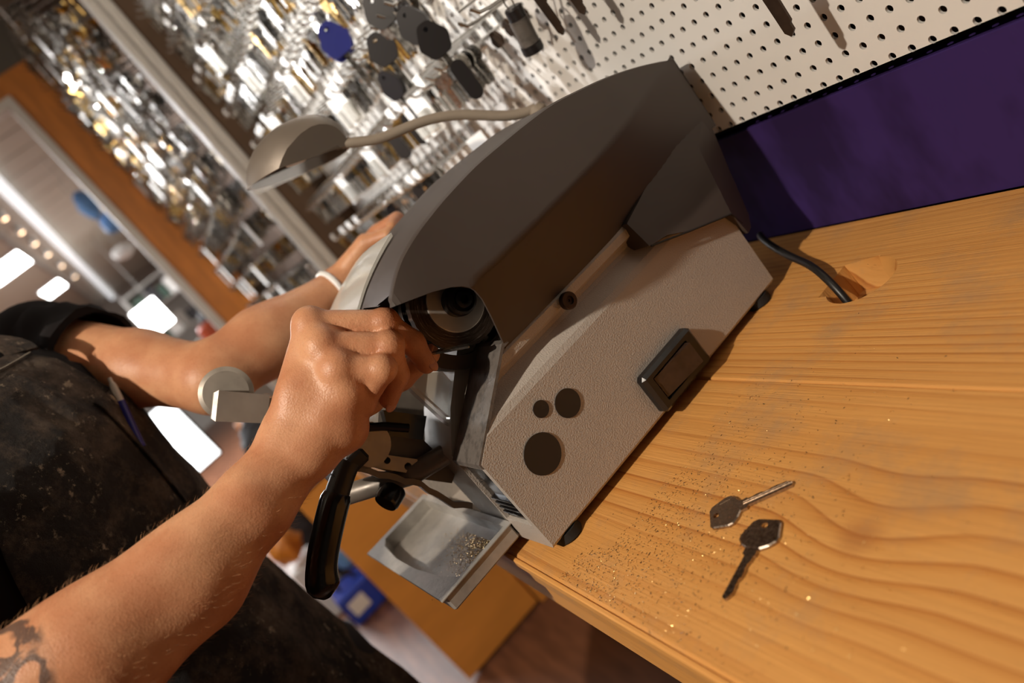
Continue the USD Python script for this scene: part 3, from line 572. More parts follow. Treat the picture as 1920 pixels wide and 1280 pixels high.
# carriage with vices
mp("carriage", along_x([(-.012, .186), (.018, .150), (.002, .135), (.004, .088), (-.006, .083), (-.034, .121), (-.05, .15)], -.145, -.108), "mid_grey", 20)
mp("carriage_block", (along_x([(-.0455, .167), (-.018, .130), (-.028, .120), (-.055, .158)], -.106, -.094) - Manifold.cylinder(.05, .0032, .0032, 24).rotate((0, 90, 0)).translate((-.12, -.0395, .1505)) - Manifold.cylinder(.05, .0036, .0036, 24).rotate((0, 90, 0)).translate((-.12, -.0290, .1320))), "lever_grey", 20)
a = np.radians(np.linspace(-70, 180, 24))
plate = [(-.0425 + .021 * math.cos(t - .75), .1745 + .021 * math.sin(t - .75)) for t in a] + [(-.068, .178), (-.060, .160)]
plate = Polygon(plate).convex_hull
vp = mp("vice_plate", along_x(list(plate.exterior.coords)[:-1], -.100, -.090), "lever_grey", 20)
mp("plate_screw", xf(lathe([(0, 0), (.003, 0), (.003, .002), (0, .002)], 16), RX, (-.090, -.048, .190)), "black_plastic", under=vp)
mp("vice_jaw", cat_(along_x([(-.010, .187), (.017, .153), (-.001, .139), (-.022, .165)], -.125, -.096), tube([(-.09, -.036, .190), (-.088, -.022, .178), (-.086, -.006, .160)], .0042, 10)), "black_gloss", 20)
mp("vice_post", xf(lathe([(0, 0), (.009, 0), (.009, .018), (.006, .024), (0, .024)], 20), None, (-.118, -.006, .18)), "disc_steel")
# jagged clear rim plate along the lower edge of the carriage
rim = []
for i, t in enumerate(np.linspace(0, 1, 16)):
    y, z = np.interp(t, [0, .3, .6, .85, 1], [-.074, -.053, -.034, -.025, -.012]), np.interp(t, [0, .3, .6, .85, 1], [.178, .142, .110, .074, .056]); rim.append((y - (.0010 if i % 3 == 1 else 0), z - (.0014 if i % 3 == 1 else 0)))
rim = rim + [(y + .0042, z + .0042) for y, z in reversed(rim)]
mp("gauge_rail", along_x(rim, -.100, -.090), "mid_grey", 15)
# feed lever with its black curved grip
lp = spline([(-.09, -.066, .1765), (-.09, -.089, .1655), (-.09, -.122, .1445), (-.09, -.1505, .1205), (-.089, -.1605, .1030)], 26)
lv = mp("feed_lever", tube(lp[:12], np.linspace(.0105, .0115, 12), 20), "black_plastic", label="black feed lever")
mp("grip", tube(lp[6:], np.r_[.0120, np.full(12, .0138), np.linspace(.0138, .0150, 4), .0145, .011, .004][:20], 22), "black_gloss", under=lv, label="curved glossy black lever grip")
mp("lever_block", cbox(-.125, -.083, -.088, -.050, .1655, .1800, .003), "black_plastic")
mp("knob", xf(lathe([(0, 0), (.011, 0), (.0125, .002), (.0125, .016), (.011, .019), (0, .019)], 28), frame((.3, -.9, -.1)), (-.115, -.048, .120)), "black_gloss")
mp("slide_bar", tube([(-.16, -.085, .140), (-.10, -.03, .122), (-.085, .06, .1)], .0105, 16), "mid_grey")
# clamp lever at the left with its round gauge disc
rot = frame((-.9, -.25, .25))
cl = mp("clamp_disc", xf(lathe([(0, 0), (.024, 0), (.0265, .002), (.0265, .007), (.022, .010), (0, .010)], 44), frame((1, -.15, .1)), (-.222, -.089, .285)), "lever_grey", label="round grey clamp disc")
ax0, ax1 = np.array((-.20, -.109, .2865)), np.array((-.195, -.035, .205))
fr_ = frame(ax1 - ax0, (1, 0, 0))
lev = Manifold.hull_points(np.array([(sx * w, sy * h, z) for (w, h, z) in ((.0125, .0085, 0), (.0150, .0110, .004), (.0140, .0105, .052), (.0115, .0090, .060), (.0110, .0085, .11)) for sx in (-1, 1) for sy in (-1, 1)][:12]))
lev2 = Manifold.hull_points(np.array([(sx * .0112, sy * .0086, z) for z in (.034, .112) for sx in (-1, 1) for sy in (-1, 1)]))
mp("clamp_lever", mani(xf(lev + lev2, fr_, ax0)), "lever_grey", 25, under=cl, label="flat pale grey clamp lever")
mp("clamp_hub", tube([(-.21, -.035, .205), (-.15, -.03, .175), (-.13, -.01, .16)], .012, 16), "mid_grey")
mp("left_housing", cbox(-.275, -.215, .02, .12, .10, .20, .006), "mid_grey")
# chip tray overhanging the bench
tr = cbox(-.300, -.062, -.092, -.001, .012, .030, .002) 
inner = along_y([(0, 0), (1, 0), (1, 1), (0, 1)], 0, 1)
tp = Polygon([(-.290, -.070), (-.274, -.0775), (-.22, -.0830), (-.16, -.0825), (-.10, -.0765), (-.0668, -.0680), (-.0668, -.006), (-.290, -.006)])
tr -= mani(xf(extr(tp, .04), None, (0, 0, .0145)))
lip = cbox(-.302, -.060, -.096, .001, .0285, .0305, .0006) - mani(xf(extr(tp, .04), None, (0, 0, .0145)))
mp("chip_tray", tr + lip, "tray_steel", 20, label="grey metal chip tray overhanging the bench edge")

# chips lying about: nobody could count them
def chips(n, gen, mtl, name, label, cat):
    V, F = [], []
    for i in range(n):
        p = gen(); L, w, h = nrg.uniform(.0005, .0016), nrg.uniform(.0002, .0005), nrg.uniform(.0002, .0005); th = nrg.uniform(0, 6.28)
        q = np.array([(L, 0, 0), (-L, 0, 0), (0, w, h * .3), (0, -w * .4, h)]) @ rotm((0, 0, 1), math.degrees(th)).T + p; F += [np.array([(0, 2, 3), (1, 3, 2), (0, 3, 1), (0, 1, 2)]) + 4 * i]; V.append(q)
    single(name, (np.vstack(V), np.vstack(F)), mtl, label, cat, kind="stuff", smooth=False)
def on_bench():
    while True:
        r = abs(nrg.normal(0, .11)); x, y = .0 + abs(nrg.normal(0, .10)), -.49 + abs(nrg.normal(0, .11))
        if x < .6 and y < 0: return (x - .03 if y < -.45 else x, y, BZ)
mloc = lambda x, y, z: np.array([(-.0515 + x * .99764 - y * .0688), (-.4712 + x * .0688 + y * .99764), BZ + z])
chips(1500, on_bench, "chip_brass", "brass_shavings", "fine brass shavings scattered on the pine bench by the machine", "shavings")
chips(1400, lambda: mloc(-.09 - abs(nrg.normal(0, .035)), -.018 - abs(nrg.normal(0, .02)), .0147), "chip_brass", "tray_shavings", "fine metal shavings lying in the grey chip tray", "shavings")
chips(500, on_bench, "key_black", "dust_specks", "dark dust specks scattered on the pine bench", "dust")

# power cable into the hole of the bench
single("power_cable", tube(spline([(-.140, -.03, BZ + .030), (-.105, -.052, BZ + .024), (-.072, -.0665, BZ + .0165), (-.040, -.083, BZ + .017), (-.008, -.101, BZ + .013), (.012, -.112, BZ - .004), (.022, -.117, BZ - .04), (.022, -.117, BZ - .12)], 60), .0041, 14), "cable_black", "black power cable running from the machine into the hole in the bench", "power cable")

# ---------------------------------------------------------------- keys on the bench
def bench_key(name, label, pos, ang, cuts):
    t = Thing(name, label, "key", (pos[0], pos[1], BZ), math.radians(ang))
    hp = Polygon([(-.0115, -.0085), (-.0095, -.0115), (.003, -.0160), (.0065, -.0155), (.0105, -.0115), (.0135, -.0055), (.0135, .0055), (.0105, .0115), (.0065, .0155), (.003, .0160), (-.0095, .0115), (-.0115, .0085)]).buffer(.0008).difference(Point(-.0068, 0).buffer(.0027, 6))
    rec = Polygon([(-.003, -.0105), (.006, -.0115), (.009, -.008), (.009, .008), (.006, .0115), (-.003, .0105)]).buffer(.0004)
    cs = lambda p: CrossSection([np.array(p.exterior.coords)[:-1]] + [np.array(i.coords)[:-1] for i in p.interiors], m3.FillRule.EvenOdd)
    hd = cs(hp).extrude(.0016).translate((0, 0, .0002)) + cs(hp).extrude(.0009, 0, 0, (.93, .94)).translate((0, 0, .0017)) - mani(xf(extr(rec, .01), None, (0, 0, .0023)))
    t.part("head", hd, "key_metal", 20, True)
    n = len(cuts); top = [(.0125, .0046), (.020, .0052)] + [(.020 + .034 * (i + (k == 1) * .55 + .1) / n, .0046 - c) for i, c in enumerate(cuts) for k in (0, 1)] + [(.0555, .0012), (.0570, -.0008)]
    bl = Polygon(top + [(.0555, -.0034), (.0205, -.0036), (.0190, -.0062), (.0125, -.0062)])
    b = mani(xf(extr(bl, .0021), None, (0, 0, .0003))) - bx(.016, .06, -.0012, .0002, .0018, .01) - bx(.016, .06, .0014, .0022, .0020, .01)
    t.part("blade", b, "key_metal", 20, True)
    return t
bench_key("door_key", "cut door key on the bench pointing towards the front edge, the lower of two", (.1400, -.3925), -78, (.0004, .0018, .0008, .0024, .0012))
bench_key("door_key", "cut door key on the bench pointing away from the machine, the upper of two", (.0935, -.3850), 45.5, (.0010, .0004, .0016, .0006, .0012))

# ---------------------------------------------------------------- work lamp behind the hood
lt = Thing("work_lamp", "small grey work lamp with a dome shade on a curved arm behind the hood", "lamp", (-.205, -.13, .042))
PL, PR, PT = np.array((-.3400, -.4060, .1790)), np.array((-.2926, -.2990, .1475)), np.array((-.3100, -.3175, .2040))
cL = (PL + PR) / 2; aL = (PR - PL) / 2; eL = aL / np.linalg.norm(aL); up = PT - cL; up -= eL * (up @ eL); hU = np.linalg.norm(up); uL = up / hU; sL = np.cross(uL, eL)
def dome(sc):
    V, F, nu, nv = [], [], 28, 10
    for j in range(nv + 1):
        ph = j / nv * np.pi / 2
        for i in range(nu):
            th = i * 2 * np.pi / nu; x = np.cos(th); egg = 1 - .30 * max(0, -x) ** 1.5
            ex = np.sign(x) * abs(x) ** .72 if x > 0 else x
            V.append((ex * np.cos(ph) ** .8 * np.linalg.norm(aL) * 1.03 + .012 * np.sin(ph), np.sin(th) * egg * np.cos(ph) ** .8 * .040, np.sin(ph) * hU))
    V = np.array(V) * sc
    for j in range(nv):
        for i in range(nu):
            a_, b_ = j * nu + i, j * nu + (i + 1) % nu; F += [(a_, b_, b_ + nu), (a_, b_ + nu, a_ + nu)]
    F += [(0, i + 1, i)[::1] for i in range(1, nu - 1)]
    m = trimesh.Trimesh(V, np.array(F), process=True); trimesh.repair.fix_normals(m); return Manifold.hull_points(np.array(m.vertices))
dm = dome(1.0); A_ = np.array
# the flat cut at the arm's end gives the dark facet
L = np.linalg.norm(aL)
q1, q2, q3 = A_((L * .80, -.0235, hU * .50)), A_((L * .92, -.006, -.001)), A_((-L * .08, -.0392, .009))
nn = np.cross(q2 - q1, q3 - q1); nn /= np.linalg.norm(nn); nn = nn if nn[1] > 0 else -nn
dm = dm.trim_by_plane(tuple(nn), float(nn @ q1)); dmi = dome(.94).trim_by_plane(tuple(nn), float(nn @ q1) + .0022)
dm = dm - dmi.translate((0, 0, -.003))
BL = np.stack([eL, sL, uL], 1)
lt.part("shade", xf(dm, BL, cL), "lamp_grey", 22)
lt.part("visor", xf(cbox(-L * .97, L * .90, -.028, .034, -.0022, -.0008, .0005), BL, cL), "clear_thin", 25)
lt.part("bulb", xf(lathe([(0, 0), (.012, .002), (.016, .012), (.012, .024), (0, .03)], 20), BL, cL + uL * .004), "tag_white")
ap = spline([PR + eL * -.012 + uL * .006, (-.2870, -.289, .1440), (-.2806, -.2757, .1351), (-.2611, -.2317, .1191), (-.2394, -.1887, .0938), (-.2167, -.1505, .0590), (-.205, -.1305, .0500)], 40)
lt.part("arm", tube(ap, .0058, 14), "arm_rubber")
lt.part("base", xf(lathe([(0, 0), (.011, 0), (.011, .004), (.007, .010), (0, .010)], 24), None, (-.205, -.131, .0435)), "arm_rubber")

# ---------------------------------------------------------------- hooks and keys of the near bay
PIT = .01905
rows = {3: (-.62, "lowest"), 8: (-.37, "second lowest"), 13: (-.37, "third lowest"), 18: (-.43, "fourth lowest"), 23: (-.62, "fifth lowest"), 28: (-.81, "sixth lowest"), 33: (-1.0, "second highest"), 38: (-1.19, "highest")}
def make_hook(tagged):
    t = Proto("display_hook")
    t.part("prong", tube(spline([(0, .004, 0), (0, -.03, 0), (0, -.104, 0), (0, -.116, .003), (0, -.121, .010)], 12), .0021, 6), "wire_chrome", True, True)
    t.part("overarm", tube([(0, .004, .019), (0, -.03, .019), (0, -.112, .019)], .0016, 5), "wire_chrome", True, True)
    t.part("back_plate", cbox(-.008, .008, -.003, 0, -.006, .025, .001), "wire_chrome", 20, True)
    if tagged: t.part("label_holder", cbox(-.012, .012, -.1145, -.112, .002, .021, .0006), "tag_white", 20, True)
    return t
def head_poly(kind):
    if kind == 0: return Point(0, -.0075).buffer(.0118, 5)
    if kind == 1: return Polygon([(-.0125, -.001), (-.010, .003), (.010, .003), (.0125, -.001), (.0125, -.013), (.008, -.018), (-.008, -.018), (-.0125, -.013)])
    return Polygon([(-.009, .002), (0, .004), (.009, .002), (.0135, -.006), (.010, -.016), (-.010, -.016), (-.0135, -.006)])
def key_mesh(kind, th=.0022, L=.050):
    h = head_poly(kind); b = Polygon([(-.0042, -.012), (.0042, -.012), (.0042, -.040), (.0036, -L + .003), (0, -L), (-.0042, -L + .004)])
    p = h.union(b).difference(Point(0, 0).buffer(.0026, 2)).simplify(.0002)
    m = extr(p, th); v = m.vertices; return np.c_[v[:, 0], v[:, 2] - th / 2, v[:, 1]], m.faces[:, ::-1]
def make_key(kind, mt):
    t = Proto("key_blank")
    t.part("blank", key_mesh(kind), mt, 20, True)
    return t
GK = "key blanks on the near pegboard"
hook_src, hook_bare, key_src = make_hook(True), make_hook(False), {}
spots = []
for k, (xm, rn) in rows.items():
    x = xm
    while x > -1.42:
        spots.append((round(x / PIT) * PIT, k, rn)); x -= 2 * PIT
bare = set() 
key_n, stockV = 0, []
def src_place(src, first, loc, rot, label, cat, group): copy(src, loc, rot, label, cat, group)
kinds = [(0, "nickel", "round-headed silver"), (1, "nickel", "square-headed silver"), (2, "nickel", "wide-headed silver"), (0, "brass", "round-headed brass"), (1, "brass", "square-headed brass")]
for (x, k, rn) in spots:
    z = k * PIT
    wl = rng.random() < .16
    src_place(hook_src if wl else hook_bare, False, (x, 0, z), (0, 0, 0), f"chrome wire display hook {'with a white label holder' if wl else 'without label'}, {rn} row of the pegboard", "display hook", f"{'labelled' if wl else 'unlabelled'} hooks of the {rn} pegboard row")
    kd = rng.choices(range(5), (5, 3, 3, 2, 1))[0]; n = rng.choice((3, 4, 6, 7))
    if (x, k) in bare: n = 0
    for i in range(n):
        y = -.100 + i * .0062 + rng.uniform(-.001, .001) if i else -.102
        yaw, tilt = rng.gauss(0, 16), rng.gauss(0, 5)
        if i < 2 and key_n < 296:
            f = kd not in key_src
            if f: key_src[kd] = make_key(kinds[kd][0], kinds[kd][1])
            src_place(key_src[kd], f, (x, y, z + .0001), (0, tilt, yaw), f"{kinds[kd][2]} key blank hanging on the {rn} hook row of the pegboard", "key blank", f"{kinds[kd][2]} key blanks of the {rn} pegboard row"); key_n += 1
        else: stockV.append((kd, x, y, z, yaw, tilt))
def joined(items, only):
    V, F, o = [], [], 0
    for kd, x, y, z, yaw, tilt in items:
        if kinds[kd][1] != only: continue
        v, f = key_mesh(kinds[kd][0]); v = v @ (rotm((0, 0, 1), yaw) @ rotm((0, 1, 0), tilt)).T + (x, y, z); V.append(v); F.append(f + o); o += len(v)
    return np.vstack(V), np.vstack(F)
for mt, w in (("nickel", "silver"), ("brass", "brass")):
    single("key_blank_stock", joined(stockV, mt), mt, f"{w} key blanks stacked behind the front ones on the near pegboard hooks", "key blank stock", kind="stuff", smooth=20)
# bigger odd pieces on the near hooks
def car_key(loc, yaw, mt, w, label, group=None, tilt=0):
    t = Thing("car_key", label, "car key", loc); R = rotm((0, 0, 1), yaw) @ rotm((0, 1, 0), tilt)
    t.part("head", xf(xf(extr(Polygon([(-.003, .008), (.003, .008), (.012, -.008), (.007, -.019), (-.007, -.019), (-.012, -.008)]).buffer(.009, 5).difference(Point(0, .008).buffer(.003, 3)), .009), rotm((1, 0, 0), 90), (0, .0045, 0)), R * w, loc + np.array((0, 0, -.008))), mt)
    t.part("blade", xf(cbox(-.004, .004, -.0015, .0015, -.070, -.024, .0005), R * w, loc + np.array((0, 0, -.008))), "nickel")
G = "black car keys on the near pegboard"
for loc, yaw, lab in (((-.403, -.112, .275), 50, "car key with a black rounded head, topmost of the four black heads"), ((-.470, -.112, .245), 58, "car key with a black rounded head left of the blue-tipped steel group"),
                      ((-.352, -.112, .230), 40, "car key with a small black head between larger black heads"), ((-.335, -.112, .200), 62, "car key with a wide black head nearest the bare pegboard"), ((-.518, -.112, .205), 20, "car key with a narrow black head below the others")):
    car_key(np.array(loc), yaw, "key_black", 1.0, lab)
car_key(np.array((-.585, -.110, .312)), 66, "key_blue", 1.15, "car key with a bright blue plastic head"); car_key(np.array((-.60, -.104, .305)), 75, "key_blue", 1.1, "second blue-headed car key right behind the first")
def fob(loc, yaw, label):
    t = Thing("key_fob", label, "key fob", loc)
    t.part("shell", xf(Manifold.hull_points(np.vstack([np.c_[.010 * np.cos(q), np.full(12, yy), .010 * np.sin(q) + zz] for zz in (-.010, -.045) for yy in (-.005, .005) for q in [np.arange(12) * np.pi / 6]])), rotm((0, 0, 1), yaw), loc), "key_black")
    t.part("loop", xf(tube([(.005 * math.cos(a_), 0, .005 * math.sin(a_)) for a_ in np.linspace(0, 2 * np.pi, 11)], .001, 5), rotm((0, 0, 1), yaw), loc), "wire_chrome")
for loc, yaw, lab in (((-.335, -.108, .152), 62, "dark oblong key fob on the hook nearest the hood"), ((-.655, -.108, .152), 55, "dark key fob above the lamp's arm"), ((-.560, -.108, .152), 60, "dark key fob between pale blanks in the middle of the row"), ((-.90, -.108, .057), 50, "dark key fob below the lamp shade"), ((-.72, -.108, .057), 60, "dark key fob just below the lamp's arm")):
    fob(np.array(loc), yaw, lab)
lc = Thing("lock_cylinder", "chrome lock cylinder with black end caps hanging on the bare pegboard hooks", "lock cylinder", (-.215, -.07, .13))
ax = rotm((0, 1, 0), 18)
lc.part("barrel", xf(lathe([(0, 0), (.0115, 0), (.0115, .030), (0, .030)], 24), ax, (-.225, -.075, .108)), "dark_steel")
lc.part("cap", xf(lathe([(0, 0), (.012, 0), (.0128, .002), (.0128, .010), (0, .010)], 24), ax, (-.228, -.075, .098)), "key_black")
lc.part("cap", xf(lathe([(0, 0), (.0105, 0), (.0105, .012), (.009, .014), (0, .014)], 24), ax, (-.2157, -.075, .1366)), "key_black")
lc.part("ring", tube([(-.212 + .008 * math.cos(a_), -.075, .156 + .009 * math.sin(a_)) for a_ in np.linspace(0, 2 * np.pi, 17)], .0012, 6), "wire_chrome")
for x, z in ((-.21, 8), (-.248, 8), (-.21, 13)):
    copy(hook_bare, (round(x / PIT) * PIT, 0, z * PIT + .012), (0, 0, 0), "long chrome wire hook at the bare end of the pegboard, near the hood", "display hook", "long hooks at the bare end of the pegboard")
# big single blades hanging on the bare board
def blade(loc, yaw, L, label, hook):
    t = Thing("safe_key", label, "key", loc)
    pl = Polygon([(-.006, .06), (.006, .06), (.006, .012), (.0085, .010), (.0085, .004), (.0058, .002), (.0058, -L + .012), (.0040, -L + .010), (.0040, -L + .004), (-.001, -L), (-.005, -L + .005), (-.0058, -.004), (-.006, .0)])
    t.part("blade", xf(xf(extr(pl, .003), rotm((1, 0, 0), 90), (0, .0015, 0)), rotm((0, 0, 1), yaw), loc), "dark_key", 20)
    t.part("head", xf(xf(extr(Point(0, .074).buffer(.018, 6).difference(Point(0, .080).buffer(.004, 4)), .003), rotm((1, 0, 0), 90), (0, .0015, 0)), rotm((0, 0, 1), yaw), loc), "dark_key", 20)
    z = loc[2] + .0835
    h = Thing("peg_hook", "single wire peg hook carrying " + hook, "peg hook", (loc[0], 0, z))
    h.part("wire", tube(spline([(loc[0], .004, z), (loc[0], -.03, z), (loc[0], loc[1] - .006, z), (loc[0], loc[1] - .012, z + .006)], 12), .0019, 6), "wire_chrome", True)
blade(np.array((.0770, -.062, .010)), 8, .036, "dark notched key blade hanging alone at the top edge of the photo", "the lone dark notched blade at the top edge")
blade(np.array((-.198, -.050, .128)), 8, .036, "thin steel blade hanging on the pegboard beside the lock cylinder", "the thin blade beside the lock cylinder")
blade(np.array((-.146, -.050, .130)), 8, .036, "thin steel blade hanging right of the lock cylinder", "the blade right of the lock cylinder")
for i, (x, z, yw) in enumerate(((-.276, .152, 6), (-.315, .152, -8), (-.354, .152, 10))):
    car_key(np.array((x, -.028, z)), yw, "dark_key", .5, f"slim dark key close to the pegboard, number {i + 1} from the bare end" if False else ("slim dark key close to the board, nearest the bare end", "slim dark key close to the board, middle of three", "slim dark key close to the board, farthest of three from the bare end")[i])
# white cards between the keys
bc = None
for i, (x, k) in enumerate(((-.72, 13), (-.76, 13), (-.88, 18), (-.50, 8), (-.54, 8), (-.95, 13), (-1.07, 23), (-.42, 3), (-1.2, 28), (-.80, 8), (-1.02, 8), (-1.16, 18))):
    k = max(k, 3); loc = (round(x / (2 * PIT)) * 2 * PIT + PIT * .1, -.109, k * PIT)
    f = bc is None
    if f:
        bc = Proto("blister_card")
        bc.part("card", cbox(-.016, .016, -.0006, .0006, -.055, .008, .0002), "tag_white", 20, True)
        bc.part("blister", cbox(-.010, .010, -.008, -.0006, -.050, -.015, .002), "clear", 20, True)
    src_place(bc, f, loc, (0, 0, rng.uniform(10, 40)), f"small white blister card on the {rows[k][1]} hook row of the pegboard", "blister card", f"white cards of the {rows[k][1]} pegboard row")

# ---------------------------------------------------------------- far bay: hooks and keys too small to tell apart
hk, items, cards = [], [], []
for k in range(-1, 14):
    z = .057 + .0953 * k
    for x in np.arange(-1.62, -3.0, -.062):
        if x > -1.62 - .2 * max(0, k - 9): continue
        y0 = -.055
        hk.append(tube([(x, y0 - .001, z), (x, y0 - .165, z), (x, y0 - .172, z + .01)], .0025, 4)); (rng.random() < .15 and hk.append(bx(x - .013, x + .013, y0 - .164, y0 - .162, z + .002, z + .020)))
        if rng.random() < .9:
            kd = rng.choices(range(5), (5, 3, 3, 2, 1))[0]
            for i in range(rng.choice((4, 6, 8))): items.append((kd, x + rng.uniform(-.004, .004), y0 - .150 + i * .013, z, rng.gauss(0, 28), rng.gauss(0, 7)))
        if rng.random() < .10: cards.append(bx(x - .02, x + .02, y0 - .157, y0 - .155, z - .075, z + .008))
single("far_hook_stock", cat_(*hk), "wire_chrome", "rows of small chrome hooks in the far key bay beyond the aluminium post", "display hooks", kind="stuff", smooth=30)
for mt, w in (("nickel", "silver"), ("brass", "brass")):
    single("far_key_stock", joined(items, mt), mt, f"blurred {w} keys hanging in rows in the far key bay beyond the post", "key stock", kind="stuff", smooth=20)
single("far_card_stock", cat_(*cards), "tag_white", "white cards among the keys of the far key bay", "card stock", kind="stuff", smooth=False)
for (x, z) in ((-2.0, .705), (-2.35, .44), (-2.62, .34)):
    pass

# ---------------------------------------------------------------- cabinets and clutter left of the bench
cb = Thing("cabinet", "orange wooden counter cabinet standing left of the workbench", "cabinet", (-1.9, -.3, -ZF))
cb.part("side_panel", cbox(-1.62, -1.60, -.628, -.325, -1.162, -.405, .002), "orange_board")
cb.part("back_post", cbox(-1.63, -1.592, -.318, -.262, -1.173, -.405, .002), "orange_board")
cb.part("body", bx(-2.2, -1.621, -.62, -.07, -1.12, -.405), "orange_board", False)
cb.part("worktop", cbox(-2.25, -1.585, -.648, -.06, -.404, -.372, .004), "white_trim")
sc = Thing("display_screen", "bright white screen on a thin dark floor stand behind the far arm", "screen", (-2.5, -.80, -ZF))
sc.part("bezel", cbox(-2.53, -2.505, -.895, -.695, -.285, -.0, .004), "box_dark")
sc.part("panel", bx(-2.505, -2.502, -.887, -.703, -.277, -.008), "lit_screen", False)
sc.part("pole", tube([(-2.52, -.87, -.28), (-2.52, -.87, -ZF + .02)], .014, 12), "box_dark"); sc.part("foot", cbox(-2.66, -2.38, -1.0, -.815, -ZF, -ZF + .02, .004), "box_dark")
def blob(c, r, seed, amp=.25):
    s = trimesh.creation.icosphere(3, 1.0); d = meshkit.fbm(s.vertices * 1.6 + 5, 3, seed); v = s.vertices * (1 + amp * (d - .5) * 2)[:, None] * np.array(r) + np.array(c); return v, s.faces
single("tool_bag", blob((-1.80, -.565, -.268), (.10, .075, .095), 4), "box_dark", "lumpy black bag on top of the orange cabinet", "bag")
single("parts_box", cbox(-2.1, -1.98, -.60, -.46, -.372, -.19, .004), "bag_orange", "orange box on the cabinet's worktop behind the clamp lever", "box")
single("paper_stack", cbox(-1.97, -1.70, -.47, -.25, -.372, -.335, .002), "box_white", "stack of white paper on the worktop of the orange cabinet", "paper stack")
cs = Thing("tool_case", "blue tool case with a pale label on the floor", "tool case", (-2.6, -.72, -ZF))
cs.part("shell", cbox(-2.70, -2.52, -.80, -.64, -1.173, -1.03, .012), "case_blue"); cs.part("label", cbox(-2.519, -2.517, -.775, -.70, -1.13, -1.065, .0005), "box_white"); cs.part("handle", tube(spline([(-2.6, -.76, -1.03), (-2.6, -.75, -1.0), (-2.6, -.69, -1.0), (-2.6, -.68, -1.03)], 14), .008, 8), "box_dark")
single("crumpled_bag", blob((-2.62, -.655, -.935), (.05, .045, .062), 9), "bag_lightblue", "crumpled light blue bag on the blue tool case", "bag")
single("cardboard_box", cbox(-3.0, -2.80, -.865, -.735, -1.173, -.905, .006), "box_white", "white box beside the blue tool case", "box")
single("orange_bag", blob((-2.90, -.80, -.815), (.08, .075, .075), 12), "bag_orange", "bright orange bag on the white box", "bag")
single("dark_crate", cbox(-3.35, -3.15, -.82, -.62, -1.173, -.62, .006), "box_dark", "dark crate behind the orange bag, near the opening", "crate")
# shop far behind the opening
pd_ = Thing("canister", "orange-red canister with a black dome lid beyond the far arm", "canister", (-3.9, -.31, -.10))
pd_.part("body", xf(lathe([(0, 0), (.07, 0), (.075, .02), (.075, .21), (.06, .23), (0, .23)], 28), None, (-3.9, -.335, -.10)), "box_red")
pd_.part("lid", xf(lathe([(0, .23), (.08, .23), (.08, .26), (.06, .30), (0, .315)], 28), None, (-3.9, -.285, -.115)), "box_dark")
single("display_plinth", cbox(-4.1, -3.7, -.55, -.1, -ZF, -.10, .006), "shelf_grey", "grey plinth under the orange-red canister", "plinth")
mats_ = ["box_dark", "shelf_grey", "box_green", "box_dark", "box_green", "box_white", "shelf_grey"]
words_ = {"box_dark": "black", "box_white": "white", "box_green": "dark green", "shelf_grey": "grey", "box_red": "orange-red"}
lb = Thing("light_box", "bright white lit box in the far shop just above the bend of the far arm", "light box", (-8.1, -.45, .33))
lb.part("housing", cbox(-8.2, -8.06, -.60, -.31, .36, .69, .01), "shelf_grey"); lb.part("diffuser", cbox(-8.06, -8.05, -.59, -.32, .37, .68, .002), "lit_panel"); lb.part("hanger", cat_(*[tube([(-8.13, y, .69), (-8.13, y, 2.69 - ZF)], .004, 5) for y in (-.56, -.35)]), "shelf_grey")
sh = Thing("shelf_unit", "tall grey shop shelf unit far behind the opening", "shelf unit", (-8.6, -.05, -ZF))
for y in (-.55, .1): sh.part("upright", cbox(-8.9, -8.3, y - .015, y + .015, -ZF, .86, .003), "shelf_grey")
for z in (-.9, -.5, -.1, .25, .6, .86): sh.part("shelf", cbox(-8.9, -8.3, -.55, .1, z - .02, z, .003), "shelf_grey")
ib = 0
for z in (-.1, .25, .6):
    y = -.52
    while y < .02:
        w, h = rng.uniform(.07, .16), rng.uniform(.12, .21); m_ = mats_[ib % 7]; ib += 1
        single("shop_package", cbox(-8.6, -8.35, y, y + w, z + .003, min(z + h, z + .2), .004), m_, f"blurred {words_[m_]} package on the far shop shelf", "package", f"{words_[m_]} packages on the far shop shelf"); y += w + .02
for (x, y, z, w, h, mt, lab) in ((-4.95, -.315, 1.24, .055, .20, "bag_lightblue", "blue decoration hanging below the ceiling inside the opening"), (-5.05, -.27, 1.06, .07, .14, "bag_lightblue", "second blue hanging decoration, a little lower and nearer the casing"), (-5.6, -.32, .93, .08, .10, "box_white", "pale round decoration hanging under the blue ones")):
    t = Thing("hanging_decoration", lab, "decoration", (x, y, z - h))
    t.part("body", blob((x, y, z - h / 2), (w * .6, w, h / 2), int(x * -10), .3), mt); t.part("string", tube([(x, y, z - .01), (x, y, 2.69 - ZF)], .002, 5), "shelf_grey")

# ---------------------------------------------------------------- the worker
A3 = np.array
RS, RE, RM1, RM2, RM3 = A3((-.275, -.930, .195)), A3((-.0685, -.8420, -.0080)), A3((-.0690, -.7650, -.0330)), A3((-.0767, -.6867, -.0409)), A3((-.0796, -.6241, -.0325))
wU, wL = A3((-.0905, -.5683, -.0130)), A3((-.0800, -.5625, -.0340))
iM, mM, rM, pM = A3((-.0964, -.4916, .0411)), A3((-.0784, -.4985, .0230)), A3((-.0654, -.5029, .0023)), A3((-.0661, -.5117, -.0180))
iP, iD, iT = A3((-.0760, -.4475, .0036)), A3((-.0745, -.4411, -.0250)), A3((-.0718, -.4448, -.0463))
mP, mD, mT = A3((-.0624, -.4605, -.0114)), A3((-.0721, -.4700, -.0354)), A3((-.0831, -.4872, -.0484))
rP, rD, rT = A3((-.0535, -.4797, -.0200)), A3((-.0719, -.5049, -.0320)), A3((-.0978, -.5107, -.0321))
